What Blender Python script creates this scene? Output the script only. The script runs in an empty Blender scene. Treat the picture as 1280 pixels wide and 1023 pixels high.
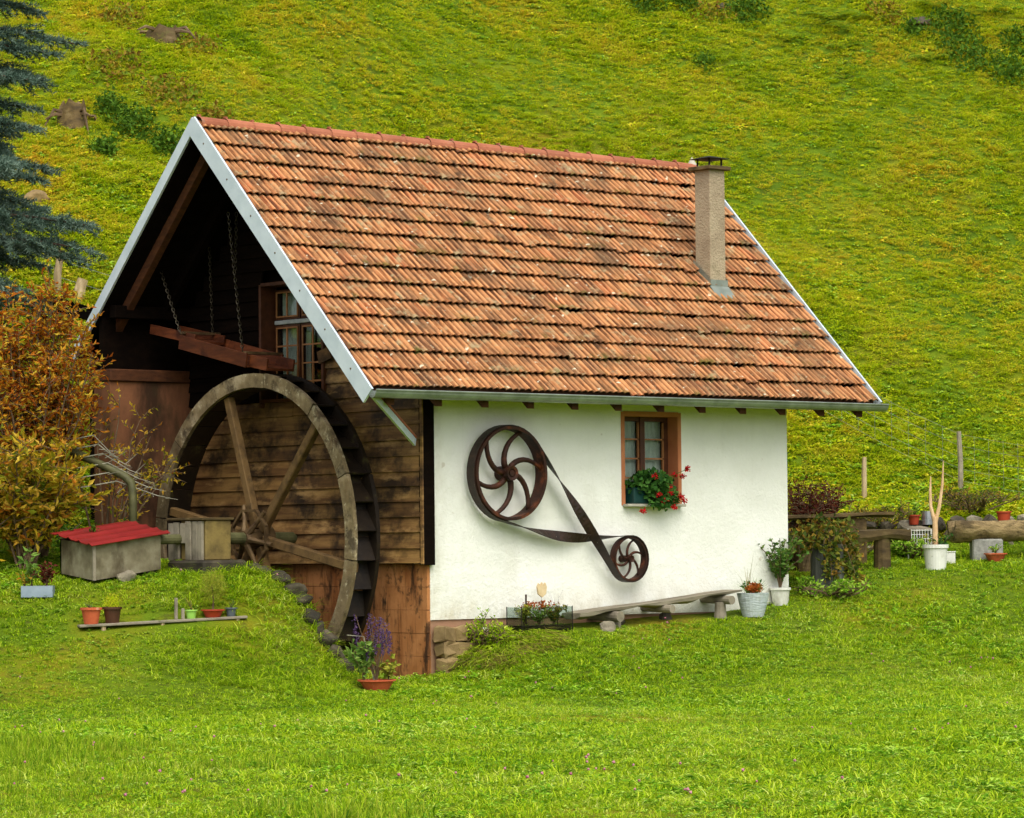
import bpy, math, random
import numpy as np
from mathutils import Vector, Matrix, Euler
random.seed(7); rng = np.random.default_rng(7)
SC = bpy.context.scene
COL = SC.collection
PI = math.pi

# ------------------------------------------------------------------ camera, sky, sun, exposure
YAW, PIT, ROLL = .8498, .0398, -.0095
FX = Vector((math.cos(YAW), math.sin(YAW), 0)); RX = Vector((math.sin(YAW), -math.cos(YAW), 0)); UP = Vector((0, 0, 1))
cam_loc = -38.977*FX + .9734*RX + Vector((0, 0, .9014))
f2 = FX*math.cos(PIT) + UP*math.sin(PIT); u2 = UP*math.cos(PIT) - FX*math.sin(PIT)
r3 = RX*math.cos(ROLL) + u2*math.sin(ROLL); u3 = u2*math.cos(ROLL) - RX*math.sin(ROLL)
cd = bpy.data.cameras.new('camera'); cd.sensor_width = 36; cd.lens = 4171.4/1280*36; cd.clip_end = 600; cd.clip_start = .5
cam = bpy.data.objects.new('camera', cd); COL.objects.link(cam); SC.camera = cam
m3 = Matrix((r3, u3, -f2)).transposed().to_4x4(); m3.translation = cam_loc; cam.matrix_world = m3

SUN_DIR = Vector((-.30, -.62, 1.0)).normalized()          # towards the sun
el = math.asin(SUN_DIR.z); az = math.atan2(SUN_DIR.x, SUN_DIR.y)
W = bpy.data.worlds.new('World'); SC.world = W; W.use_nodes = True
nt = W.node_tree; bg = nt.nodes['Background']
sky = nt.nodes.new('ShaderNodeTexSky'); sky.sky_type = 'NISHITA'; sky.sun_disc = False
sky.sun_elevation = el; sky.sun_rotation = az; sky.dust_density = 4.0; sky.air_density = 1.0
hs = nt.nodes.new('ShaderNodeHueSaturation'); hs.inputs['Saturation'].default_value = .35
nt.links.new(sky.outputs[0], hs.inputs['Color']); nt.links.new(hs.outputs[0], bg.inputs['Color'])
bg.inputs['Strength'].default_value = .15
sd = bpy.data.lights.new('sun', 'SUN'); sd.energy = 1.05; sd.angle = math.radians(60); sd.color = (1, .95, .86)
sun = bpy.data.objects.new('sun', sd); COL.objects.link(sun)
sun.rotation_euler = SUN_DIR.to_track_quat('Z', 'Y').to_euler(); sun.location = (-10, -20, 25)
vs = SC.view_settings; vs.view_transform = 'Standard'; vs.look = 'None'; vs.gamma = 1; vs.exposure = .74
vs.use_curve_mapping = False
cy = SC.cycles; cy.max_bounces = 5; cy.diffuse_bounces = 2; cy.glossy_bounces = 2; cy.transmission_bounces = 3; cy.transparent_max_bounces = 8; cy.caustics_reflective = False; cy.caustics_refractive = False
SC.render.resolution_x = 1024; SC.render.resolution_y = 818

# ------------------------------------------------------------------ helpers: materials
def rgb(h):
    c = [int(h[i:i+2], 16)/255 for i in (0, 2, 4)]
    return tuple((x/12.92 if x <= .04045 else ((x+.055)/1.055)**2.4) for x in c) + (1,)
class NT:
    def __init__(s, name):
        s.m = bpy.data.materials.new(name); s.m.use_nodes = True; s.t = s.m.node_tree; s.n = s.t.nodes; s.l = s.t.links
        s.p = s.n['Principled BSDF']; s.out = s.n['Material Output']
    def node(s, typ, **k):
        x = s.n.new('ShaderNode'+typ)
        for a, b in k.items(): setattr(x, a, b)
        return x
    def set(s, inp, v):
        if hasattr(v, 'is_output') or isinstance(v, bpy.types.NodeSocket): s.l.new(v, inp)
        else: inp.default_value = v
    def pos(s): return s.node('NewGeometry').outputs['Position']
    def vmul(s, v, k):
        x = s.node('VectorMath', operation='MULTIPLY'); s.set(x.inputs[0], v); s.set(x.inputs[1], k); return x.outputs[0]
    def math(s, op, a, b=0., c=0., clamp=False):
        x = s.node('Math', operation=op, use_clamp=clamp); s.set(x.inputs[0], a); s.set(x.inputs[1], b); s.set(x.inputs[2], c); return x.outputs[0]
    def noise(s, v, scale, detail=4, rough=.6, color=False):
        x = s.node('TexNoise'); s.set(x.inputs['Vector'], v); x.inputs['Scale'].default_value = scale
        x.inputs['Detail'].default_value = detail; x.inputs['Roughness'].default_value = rough
        return x.outputs['Color' if color else 'Fac']
    def ramp(s, fac, stops):
        x = s.node('ValToRGB'); e = x.color_ramp.elements
        while len(e) < len(stops): e.new(.5)
        for el_, (p, c) in zip(e, stops): el_.position = p; el_.color = c if len(c) == 4 else tuple(c)+(1,)
        s.set(x.inputs[0], fac); return x.outputs[0]
    def rangemap(s, v, lo, hi, a=0., b=1.):
        x = s.node('MapRange'); s.set(x.inputs[0], v)
        for i, q in enumerate((lo, hi, a, b)): x.inputs[i+1].default_value = q
        return x.outputs[0]
    def mix(s, f, a, b, mode='MIX'):
        x = s.node('Mix', data_type='RGBA', blend_type=mode); s.set(x.inputs[0], f); s.set(x.inputs[6], a); s.set(x.inputs[7], b); return x.outputs[2]
    def rnd(s):
        a = s.node('Attribute', attribute_name='rnd').outputs['Fac']; o = s.node('ObjectInfo').outputs['Random']
        return s.math('FRACT', s.math('ADD', a, o))
    def hsv(s, col, h=.5, sat=1., v=1.):
        x = s.node('HueSaturation'); s.set(x.inputs['Color'], col); s.set(x.inputs['Hue'], h); s.set(x.inputs['Saturation'], sat); s.set(x.inputs['Value'], v); return x.outputs[0]
    def bump(s, h, strength, dist=.02):
        x = s.node('Bump'); x.inputs['Strength'].default_value = strength; x.inputs['Distance'].default_value = dist
        s.set(x.inputs['Height'], h); s.l.new(x.outputs[0], s.p.inputs['Normal'])

def mat(name, stops, scale=4, stretch=(1, 1, 1), rough=.8, bump=.3, bscale=40, bstretch=None, metallic=0, spec=.3, var=.15, over=(), dist=.01):
    """cols on a noise ramp + overlays [(colour, scale, stretch, lo, hi, strength)] + per-piece variation"""
    n = NT(name); P = n.pos()
    stops = [(p, rgb(c) if isinstance(c, str) else c) for p, c in stops]
    c = n.ramp(n.noise(n.vmul(P, stretch), scale, 6), stops)
    for oc, osc, ost, lo, hi, k in over:
        f = n.rangemap(n.noise(n.vmul(P, ost), osc, 6, .65), lo, hi, 0, k)
        c = n.mix(f, c, rgb(oc) if isinstance(oc, str) else oc)
    if var:
        r = n.rnd(); c = n.hsv(c, v=n.rangemap(r, 0, 1, 1-var, 1+var))
    n.l.new(c, n.p.inputs['Base Color'])
    n.p.inputs['Roughness'].default_value = rough; n.p.inputs['Metallic'].default_value = metallic
    n.p.inputs['Specular IOR Level'].default_value = spec
    if bump: n.bump(n.noise(n.vmul(P, bstretch or stretch), bscale, 5), bump, dist)
    return n.m
def leafmat(name, stops, transl=.35, rough=.55, nscale=None, nmix=.4, spec=.08):
    """leaf colours picked by the per-leaf value (and by slow noise over the place)"""
    n = NT(name); stops = [(p, rgb(c) if isinstance(c, str) else c) for p, c in stops]
    fac = n.rnd()
    if nscale:
        ns = n.rangemap(n.noise(n.pos(), nscale, 5, .6), .3, .7)
        fac = n.math('ADD', n.math('MULTIPLY', fac, 1-nmix), n.math('MULTIPLY', ns, nmix))
    c = n.ramp(fac, stops); n.l.new(c, n.p.inputs['Base Color']); n.p.inputs['Roughness'].default_value = rough
    n.p.inputs['Specular IOR Level'].default_value = spec
    if transl:
        t = n.node('BsdfTranslucent'); n.l.new(c, t.inputs['Color']); x = n.node('MixShader'); x.inputs[0].default_value = transl
        n.l.new(n.p.outputs[0], x.inputs[1]); n.l.new(t.outputs[0], x.inputs[2]); n.l.new(x.outputs[0], n.out.inputs['Surface'])
    return n.m

# ------------------------------------------------------------------ helpers: meshes and objects
ORG = {}
def rnd(a, b): return random.uniform(a, b)
class MB:
    def __init__(s): s.V = []; s.F = []; s.R = []; s.n = 0
    def add(s, v, f, r=None):
        v = np.asarray(v, float).reshape(-1, 3); k = s.n; s.V.append(v); s.n += len(v)
        s.F += [tuple(i+k for i in q) for q in f]; s.R += [random.random() if r is None else r]*len(f); return s
    def addnp(s, v, f, r):
        s.V.append(v); s.F += (f+s.n).tolist(); s.n += len(v); s.R += r.tolist(); return s
    def box(s, c, d, R=None, r=None, ch=0.):
        hx, hy, hz = [q/2 for q in d]; h = (hx, hy, hz)
        if ch:
            v = []; idx = {}
            for sx in (-1, 1):
                for sy in (-1, 1):
                    for sz in (-1, 1):
                        sg = (sx, sy, sz)
                        for ax in range(3):
                            idx[sg+(ax,)] = len(v)
                            v.append([sg[i]*(h[i]-(0 if i == ax else min(ch, h[i]*.45))) for i in range(3)])
            f = []
            for ax in range(3):
                a, b = (ax+1) % 3, (ax+2) % 3
                for sg in (-1, 1):
                    q = []
                    for (p, w) in ((-1, -1), (1, -1), (1, 1), (-1, 1)):
                        k = [0, 0, 0]; k[ax] = sg; k[a] = p; k[b] = w; q.append(idx[tuple(k)+(ax,)])
                    f.append(q if sg > 0 else q[::-1])
                for p in (-1, 1):          # edge chamfers along axis ax
                    for w in (-1, 1):
                        k0 = [0, 0, 0]; k0[ax] = -1; k0[a] = p; k0[b] = w; k1 = list(k0); k1[ax] = 1
                        q = [idx[tuple(k0)+(a,)], idx[tuple(k1)+(a,)], idx[tuple(k1)+(b,)], idx[tuple(k0)+(b,)]]
                        f.append(q[::-1] if p*w > 0 else q)
            for sx in (-1, 1):
                for sy in (-1, 1):
                    for sz in (-1, 1):
                        q = [idx[(sx, sy, sz, i)] for i in range(3)]; f.append(q if sx*sy*sz > 0 else q[::-1])
        else:
            v = [(x*hx, y*hy, z*hz) for x in (-1, 1) for y in (-1, 1) for z in (-1, 1)]
            f = [(0, 1, 3, 2), (4, 6, 7, 5), (0, 4, 5, 1), (2, 3, 7, 6), (0, 2, 6, 4), (1, 5, 7, 3)]
        v = np.array(v)
        if R is not None: v = v @ np.array(R.to_3x3()).T
        return s.add(v+np.array(c), f, r)
    def bar(s, a, b, w, h, up=(0, 0, 1), r=None, ch=0.):
        a = Vector(a); b = Vector(b); x = (b-a).normalized(); y = Vector(up).cross(x).normalized(); z = x.cross(y)
        return s.box((a+b)/2, ((b-a).length, w, h), Matrix((x, y, z)).transposed(), r, ch)
    def tube(s, path, rad, n=8, cap=True, r=None):
        path = [Vector(p) for p in path]; m = len(path); rr = rad if isinstance(rad, (list, tuple)) else [rad]*m
        v = []; pu = None
        for i, p in enumerate(path):
            t = (path[min(i+1, m-1)]-path[max(i-1, 0)]).normalized()
            if pu is None: pu = t.orthogonal().normalized()
            pu = (pu-t*pu.dot(t)).normalized(); w = t.cross(pu)
            for k in range(n):
                a = 2*PI*k/n; v.append(p+(pu*math.cos(a)+w*math.sin(a))*rr[i])
        f = [(i*n+k, i*n+(k+1) % n, (i+1)*n+(k+1) % n, (i+1)*n+k) for i in range(m-1) for k in range(n)]
        if cap: f += [tuple(range(n-1, -1, -1)), tuple(range((m-1)*n, m*n))]
        return s.add(v, f, r)
    def lathe(s, c, prof, n=20, axis='Z', r=None):
        v = []
        for (q, z) in prof:
            for k in range(n):
                a = 2*PI*k/n; p = (q*math.cos(a), q*math.sin(a), z)
                if axis == 'Y': p = (p[0], -p[2], p[1])
                if axis == 'X': p = (-p[2], p[0], p[1])
                v.append((p[0]+c[0], p[1]+c[1], p[2]+c[2]))
        f = [(i*n+k, i*n+(k+1) % n, (i+1)*n+(k+1) % n, (i+1)*n+k) for i in range(len(prof)-1) for k in range(n)]
        return s.add(v, f, r)
    def prism(s, poly, axis, a, b, r=None):
        """poly of 2-D points extruded along axis 0/1/2 from a to b (poly in the other two axes, in order)"""
        o = [i for i in range(3) if i != axis]; v = []
        for q in (a, b):
            for p in poly:
                w = [0, 0, 0]; w[axis] = q; w[o[0]] = p[0]; w[o[1]] = p[1]; v.append(w)
        n = len(poly); f = [tuple(range(n-1, -1, -1)), tuple(range(n, 2*n))]+[(i, (i+1) % n, n+(i+1) % n, n+i) for i in range(n)]
        return s.add(v, f, r)
    def build(s, name, m, parent=None, smooth=False, kind=None, origin=None):
        V = np.concatenate(s.V); lo = V.min(0); hi = V.max(0)
        o_ = np.array(origin) if origin is not None else np.array([(lo[0]+hi[0])/2, (lo[1]+hi[1])/2, lo[2]])
        me = bpy.data.meshes.new(name); me.from_pydata((V-o_).tolist(), [], s.F)
        at = me.attributes.new('rnd', 'FLOAT', 'FACE'); at.data.foreach_set('value', np.array(s.R, dtype=np.float32))
        if smooth: me.polygons.foreach_set('use_smooth', [True]*len(me.polygons))
        me.materials.append(m); me.update()
        o = bpy.data.objects.new(name, me); COL.objects.link(o); ORG[o] = Vector(o_)
        o.location = Vector(o_)
        if parent is not None: o.parent = parent; o.location = Vector(o_)-ORG[parent]
        if kind: o['kind'] = kind
        return o
def fixn(o):
    import bmesh
    b = bmesh.new(); b.from_mesh(o.data); bmesh.ops.recalc_face_normals(b, faces=b.faces); b.to_mesh(o.data); b.free(); return o
def thing(name, label, cat, loc, group=None):
    o = bpy.data.objects.new(name, None); COL.objects.link(o); o.location = Vector(loc); ORG[o] = Vector(loc); o.empty_display_size = .2
    return tag(o, label, cat, group)
def tag(o, label, cat, group=None, kind=None):
    o['label'] = label; o['category'] = cat
    if group: o['group'] = group
    if kind: o['kind'] = kind
    return o
def piece(src, name, parent, M):
    """an alike piece: shares the mesh of src, placed by world matrix M"""
    o = bpy.data.objects.new(name, src.data if hasattr(src, 'data') else src); COL.objects.link(o); o.parent = parent
    o.matrix_parent_inverse = Matrix(); L, Q, S = M.decompose()
    o.location = L-ORG[parent]; o.rotation_mode = 'QUATERNION'; o.rotation_quaternion = Q; o.scale = S; ORG[o] = L
    return o
def meshof(mb, name, m, smooth=False):
    o = mb.build(name, m, smooth=smooth, origin=(0, 0, 0)); me = o.data; bpy.data.objects.remove(o); return me
def frame(x, y, z, loc):
    M = Matrix((Vector(x), Vector(y), Vector(z))).transposed().to_4x4(); M.translation = Vector(loc); return M
def leaves(P, size, aspect=.5, up=.3, bend=.25, dirs=None):
    """folded leaf quads at points P"""
    n = len(P); size = np.broadcast_to(size, (n,))[:, None]
    d = rng.normal(size=(n, 3)) if dirs is None else dirs+rng.normal(size=(n, 3))*.35
    d[:, 2] += up*.3; d /= np.linalg.norm(d, axis=1)[:, None]
    w = rng.normal(size=(n, 3)); w[:, 2] *= (1-up); w -= d*(w*d).sum(1)[:, None]; w /= np.linalg.norm(w, axis=1)[:, None]
    nn = np.cross(d, w)
    a = P; m = P+d*size*.5; b = P+d*size+nn*size*-bend
    V = np.stack([a, m+w*size*aspect*.5+nn*size*bend*.4, b, m-w*size*aspect*.5+nn*size*bend*.4], 1).reshape(-1, 3)
    F = np.arange(4*n).reshape(n, 4); return V, F, rng.random(n)
def ball(n, c, r, shell=.5):
    p = rng.normal(size=(n, 3)); p /= np.linalg.norm(p, axis=1)[:, None]
    return np.array(c)+p*np.array(r)*(shell+(1-shell)*rng.random((n, 1)))**.6

# ------------------------------------------------------------------ materials
M = {}
def wallmat():
    n = NT('white_roughcast'); P = n.pos(); sp = n.node('SeparateXYZ'); n.l.new(P, sp.inputs[0])
    c = n.ramp(n.noise(P, 1.2, 6), [(.3, rgb('e2e2d6')), (.7, rgb('f0f0e6'))])
    c = n.mix(n.rangemap(n.noise(n.vmul(P, (1, 1, .35)), 1.3, 6, .65), .58, .8, 0, .28), c, rgb('b9b49a'))
    c = n.mix(n.rangemap(n.noise(P, 7, 3, .5), .70, .74, 0, .35), c, rgb('a08a66'))
    c = n.mix(n.rangemap(n.noise(n.vmul(P, (4, 4, .45)), 1.6, 5, .6), .56, .78, 0, .13), c, rgb('a8a48c'))
    low = n.rangemap(sp.outputs[2], .42, 0, 0, 1); edge = n.rangemap(sp.outputs[0], .28, 0, 0, 1)
    w = n.math('MULTIPLY', n.math('MAXIMUM', low, edge), n.rangemap(n.noise(n.vmul(P, (1, 1, .7)), 5, 6, .7), .36, .66, 0, .6), clamp=True)
    c = n.mix(w, c, rgb('a59a6c')); n.l.new(c, n.p.inputs['Base Color']); n.p.inputs['Roughness'].default_value = .9; n.p.inputs['Specular IOR Level'].default_value = .2
    h = n.math('ADD', n.noise(P, 24, 6, .65), n.math('MULTIPLY', n.noise(P, 5, 4), 1.6)); n.bump(h, .55, .02); return n.m
M['white_wall'] = wallmat()
M['brown_wall'] = mat('brown_plaster', [(.3, '6a432a'), (.6, '86583a'), (.8, '5a3c24')], 1.6, rough=.9, bump=.3, bscale=20, var=0,
    over=[('2a1c0e', 1.3, (1.4, 1.4, .5), .44, .64, .85), ('34331a', 2.4, (1, 1, .6), .52, .68, .6)])
M['foundation'] = mat('stained_foundation_block', [(.3, 'a06636'), (.55, 'b57a48'), (.8, '8f5628')], 2.2, rough=.85, bump=.3, bscale=30, var=.06,
    over=[('7a4218', 1.6, (2.2, 2.2, .6), .48, .64, .75), ('1f150c', 2.4, (2.6, 2.6, .9), .54, .66, .85), ('4a3216', 5, (5, 5, .25), .55, .66, .6), ('2a2010', 9, (1, 1, 1), .57, .64, .6)])
M['base_band'] = mat('rose_brown_render', [(.3, '8d6a50'), (.7, 'a07c60')], 3, bump=.3, var=0)
M['siding'] = mat('weathered_siding', [(.25, '3a2814'), (.45, '6a4a28'), (.62, '94703e'), (.8, '4c3620')], 1.5, (2, .45, 5), rough=.75, bump=.4, bscale=14, bstretch=(3, .5, 9), var=.28,
    over=[('1d140a', 1.7, (1, 1.2, 1.3), .47, .62, .85), ('c49a60', 2.2, (1, .8, 2.5), .54, .70, .65)])
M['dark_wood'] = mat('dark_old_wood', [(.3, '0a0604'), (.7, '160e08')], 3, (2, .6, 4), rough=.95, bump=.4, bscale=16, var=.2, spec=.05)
M['rafter'] = mat('brown_rafter_wood', [(.3, '3a2010'), (.7, '5a341a')], 4, (2, 2, 6), bump=.3, var=.15)
M['grey_wood'] = mat('grey_weathered_wood', [(.25, '4a4336'), (.5, '8b8270'), (.75, 'b0a792')], 3, (1, 1, 1), rough=.85, bump=.5, bscale=22, var=.15,
    over=[('4a3c22', 3, (1, 1, 1), .52, .66, .6)])
M['post_wood'] = mat('pale_split_wood', [(.3, '8f7a58'), (.7, 'c2ad88')], 6, (3, 3, .5), bump=.4, bscale=25, var=.15)
M['log_wood'] = mat('barkless_log', [(.25, '54452c'), (.5, '8d7850'), (.75, 'b29c70')], 3, (1, 1, 2.2), bump=1., bscale=12, var=.1, dist=.03, over=[('3d3019', 4, (1, 1, 2.6), .50, .62, .8), ('6c6a4a', 2, (1, 1, 1), .56, .7, .5)])
M['bench_wood'] = mat('mossy_bench_wood', [(.25, '2e2416'), (.55, '5d4c2c'), (.8, '837350')], 3, (.6, 2, 3), bump=.5, bscale=18, var=.2, over=[('56601f', 3.4, (1, 1, 1), .6, .72, .5)])
M['bench_plank'] = mat('silver_bench_plank', [(.25, '524a3c'), (.5, '857c68'), (.8, 'a89f8a')], 3, (.5, 4, 4), bump=.5, bscale=16, bstretch=(.7, 6, 6), var=.1)
M['flume'] = mat('red_brown_plank', [(.25, '34170a'), (.5, '5a2c14'), (.75, '824624')], 2.6, (3, .6, 4), rough=.6, bump=.4, bscale=18, var=.2, over=[('2a0f06', 3, (1, 1, 1), .56, .68, .7)])
M['wheel_wood'] = mat('pale_crusted_wheel_wood', [(.25, '4a3e2a'), (.5, '7a6a4c'), (.75, 'a89a7c')], 3.5, bump=.8, bscale=30, rough=.9, var=.16,
    over=[('2c2012', 3.4, (1, 1, 1), .50, .62, .8), ('c4b896', 9, (1, 1, 1), .58, .68, .6), ('6a4a28', 2, (1, 1, 1), .55, .7, .5)])
M['spoke'] = mat('brown_spoke_wood', [(.25, '3a2a16'), (.6, '7c6038'), (.85, '9c7d4e')], 4, bump=.4, bscale=24, var=.18, over=[('1e150b', 4, (1, 1, 1), .54, .66, .7)])
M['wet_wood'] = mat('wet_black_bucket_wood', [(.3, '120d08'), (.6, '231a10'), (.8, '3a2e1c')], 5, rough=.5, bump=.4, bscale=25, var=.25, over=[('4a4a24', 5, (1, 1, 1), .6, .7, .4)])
M['rust'] = mat('rusted_iron', [(.3, '23150e'), (.55, '3d2114'), (.75, '65341c')], 6, rough=.6, bump=.3, bscale=60, metallic=.25, var=.06, over=[('8a4a26', 3, (1, 1, 1), .58, .72, .6)])
M['iron'] = mat('brown_iron', [(.3, '3b2a1a'), (.7, '77603f')], 6, rough=.6, bump=.3, bscale=50, metallic=.3, var=.1)
M['belt'] = mat('old_leather_belt', [(.3, '1c140e'), (.6, '33231a'), (.85, '4a3022')], 8, rough=.5, bump=.3, bscale=50, var=0, over=[('c8bca8', 30, (1, 1, 1), .70, .74, .6)])
M['chain'] = mat('dark_chain_iron', [(.3, '2b2620'), (.7, '57503f')], 20, rough=.45, metallic=.7, bump=0, var=.1)
M['zinc'] = mat('zinc_sheet', [(.3, '7d8678'), (.7, 'a3ab9e')], 5, rough=.4, metallic=.6, bump=.1, var=.05)
M['barge'] = mat('pale_metal_bargeboard', [(.3, 'b9c6cc'), (.7, 'd3dde2')], 3, rough=.4, metallic=.15, bump=.08, bscale=90, var=.04, over=[('7a7a72', 12, (1, 1, 1), .68, .76, .5)])
M['chimney'] = mat('roughcast_chimney', [(.3, '93836a'), (.6, 'ac9c80'), (.8, '857660')], 3, rough=.95, bump=1., bscale=34, var=0, dist=.02, over=[('6f6a4a', 3, (1, 1, 1), .55, .7, .5), ('c08a5c', 2.2, (1, 1, 1), .64, .7, .5)])
M['concrete'] = mat('lichen_concrete', [(.3, '57492a'), (.6, '84713f'), (.8, '3d3420')], 5, bump=.6, bscale=30, var=.1, over=[('2a2212', 4, (1, 1, 1), .55, .66, .7)])
M['boxwood'] = mat('grey_box_board', [(.25, '4a412e'), (.5, '746c54'), (.75, '948e76')], 4, (1, 1, 1), rough=.85, bump=.3, bscale=25, var=.06, over=[('3a2f1b', 2.6, (1, 1, .5), .5, .66, .75), ('7c8060', 3, (1, 1, 1), .6, .7, .5)])
M['red_sheet'] = mat('red_painted_sheet', [(.3, '6a1412'), (.7, '86201c')], 3, rough=.5, bump=.1, var=0, over=[('d8b090', 22, (1, 1, 1), .7, .74, .5), ('4a2018', 2.5, (1, 1, 1), .52, .7, .5)])
M['terracotta'] = mat('terracotta_orange', [(.3, 'a84a2a'), (.7, 'c2623c')], 6, rough=.75, bump=.3, var=.05, over=[('d8b89a', 9, (1, 1, .6), .58, .7, .5), ('4a3a22', 7, (1, 1, 1), .58, .7, .6)])
M['brown_pot'] = mat('dark_brown_pot', [(.3, '3c2417'), (.7, '553322')], 6, rough=.5, bump=.1, var=.05)
M['red_bowl'] = mat('dark_red_bowl', [(.3, '96301c'), (.7, 'b0432a')], 6, rough=.5, bump=.1, var=.05)
M['green_pot'] = mat('light_green_pot', [(.3, '87b94a'), (.7, 'a3cf66')], 6, rough=.45, bump=0, var=0)
M['slate_pot'] = mat('slate_grey_pot', [(.3, '3e464a'), (.7, '586064')], 6, rough=.5, bump=0, var=.05)
M['trough'] = mat('blue_grey_trough', [(.3, '6d7c8a'), (.7, '8c9aa6')], 6, rough=.5, bump=.1, var=0)
M['white_pot'] = mat('white_plastic', [(.3, 'cfcfc4'), (.7, 'e0e0d6')], 5, rough=.55, bump=.1, var=.04, over=[('8a8060', 4, (1, 1, .7), .52, .7, .5), ('6a6a48', 14, (1, 1, 1), .62, .72, .5)])
M['ribbed_pot'] = mat('pale_blue_grey_ceramic', [(.3, 'aab4b6'), (.7, 'c8cfcf')], 5, rough=.55, bump=.8, bscale=9, bstretch=(1, 1, 6), var=0, dist=.02, over=[('77796a', 5, (1, 1, 2), .54, .7, .6)])
M['soil'] = mat('dark_soil', [(.3, '1e150c'), (.7, '38281a')], 30, bump=.8, bscale=80, var=0)
M['stone'] = mat('field_stone', [(.25, '4c463a'), (.5, '827a66'), (.8, 'a59c84')], 4, bump=.7, bscale=22, var=.22, over=[('55602a', 3.5, (1, 1, 1), .58, .7, .6), ('2b271e', 5, (1, 1, 1), .58, .68, .6)])
M['darkstone'] = mat('damp_stone', [(.25, '1d1a14'), (.5, '3e382b'), (.8, '635a46')], 4, bump=.7, bscale=22, var=.22, over=[('3e4a18', 3.5, (1, 1, 1), .58, .7, .5)])
M['sandstone'] = mat('tan_rubble_stone', [(.25, '5a4828'), (.5, '86704a'), (.8, 'a08a60')], 4, bump=.7, bscale=22, var=.18, over=[('4a431c', 3.5, (1, 1, 1), .55, .68, .6)])
M['grey_block'] = mat('grey_granite_block', [(.3, '77776e'), (.7, '9c9c92')], 20, bump=.4, bscale=60, var=0)
M['slate_stump'] = mat('grey_bark_stump', [(.3, '2f302c'), (.55, '565850'), (.8, '77786c')], 4, (3, 3, .6), bump=.8, bscale=16, var=0)
M['win_wood'] = mat('brown_window_wood', [(.3, '3f2213'), (.7, '5d3620')], 8, rough=.5, bump=.15, var=.06)
M['win_edge'] = mat('orange_brown_glazing_bar', [(.3, '8a5a34'), (.7, 'a87448')], 8, rough=.5, bump=.1, var=.08)
M['win_trim'] = mat('painted_reveal', [(.3, 'b06a42'), (.7, 'c07c52')], 4, rough=.7, bump=.1, var=0)
M['sill'] = mat('pale_sill', [(.3, 'a09c8a'), (.7, 'bab6a6')], 6, bump=.2, var=0)
M['white_rail'] = mat('flaking_white_rail', [(.3, '8d8f8c'), (.7, 'bcbfbc')], 9, rough=.6, bump=.2, var=0)
M['planter_green'] = mat('dark_green_plastic', [(.3, '10302c'), (.7, '1a4440')], 5, rough=.4, bump=0, var=0)
M['curtain'] = mat('lace_curtain', [(.3, 'c9ccc0'), (.7, 'dfe2d6')], 14, rough=.9, bump=.3, bscale=60, var=0)
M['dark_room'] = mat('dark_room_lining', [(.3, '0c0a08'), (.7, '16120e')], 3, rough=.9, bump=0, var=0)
M['bark'] = mat('spruce_bark', [(.3, '2e2018'), (.7, '54402e')], 6, (3, 3, .8), bump=.8, bscale=20, var=.1)
M['twig'] = mat('thin_twig', [(.3, '4a3a26'), (.7, '776248')], 8, bump=.2, var=.2)
M['pale_twig'] = mat('peeled_branch', [(.3, 'c09a6e'), (.7, 'dcbc92')], 8, bump=.2, var=.05)
M['lichen_twig'] = mat('lichened_bare_twig', [(.3, '6c6a58'), (.7, '9d9a86')], 8, bump=.2, var=.1)
M['pipe'] = mat('mossy_pipe', [(.3, '3c3c22'), (.6, '5b5a38'), (.8, '74724e')], 6, rough=.6, bump=.3, var=0)
M['wire'] = mat('galvanised_wire', [(.3, '8c9088'), (.7, 'b4b8b0')], 9, rough=.4, metallic=.5, bump=0, var=0)
M['tin'] = mat('tin_can', [(.3, '9aa0a2'), (.7, 'bfc4c6')], 9, rough=.3, metallic=.8, bump=.05, var=0)
M['black'] = mat('blackened_sheet', [(.3, '15130f'), (.7, '26221c')], 8, rough=.6, metallic=.3, bump=.2, var=0)
M['rusty_pot'] = mat('rust_red_pot', [(.3, '8a2f18'), (.7, 'ad4526')], 6, rough=.6, bump=.2, var=0)
def glassmat():
    n = NT('window_glass'); t = n.node('BsdfTransparent'); t.inputs['Color'].default_value = (.82, .86, .84, 1)
    g = n.node('BsdfGlossy'); g.inputs['Roughness'].default_value = .03; g.inputs['Color'].default_value = (.9, .95, 1, 1)
    fr = n.node('LayerWeight'); fr.inputs['Blend'].default_value = .18
    x = n.node('MixShader'); n.l.new(fr.outputs[0], x.inputs[0]); n.l.new(t.outputs[0], x.inputs[1]); n.l.new(g.outputs[0], x.inputs[2])
    n.l.new(x.outputs[0], n.out.inputs['Surface']); return n.m
M['glass'] = glassmat()
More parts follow.
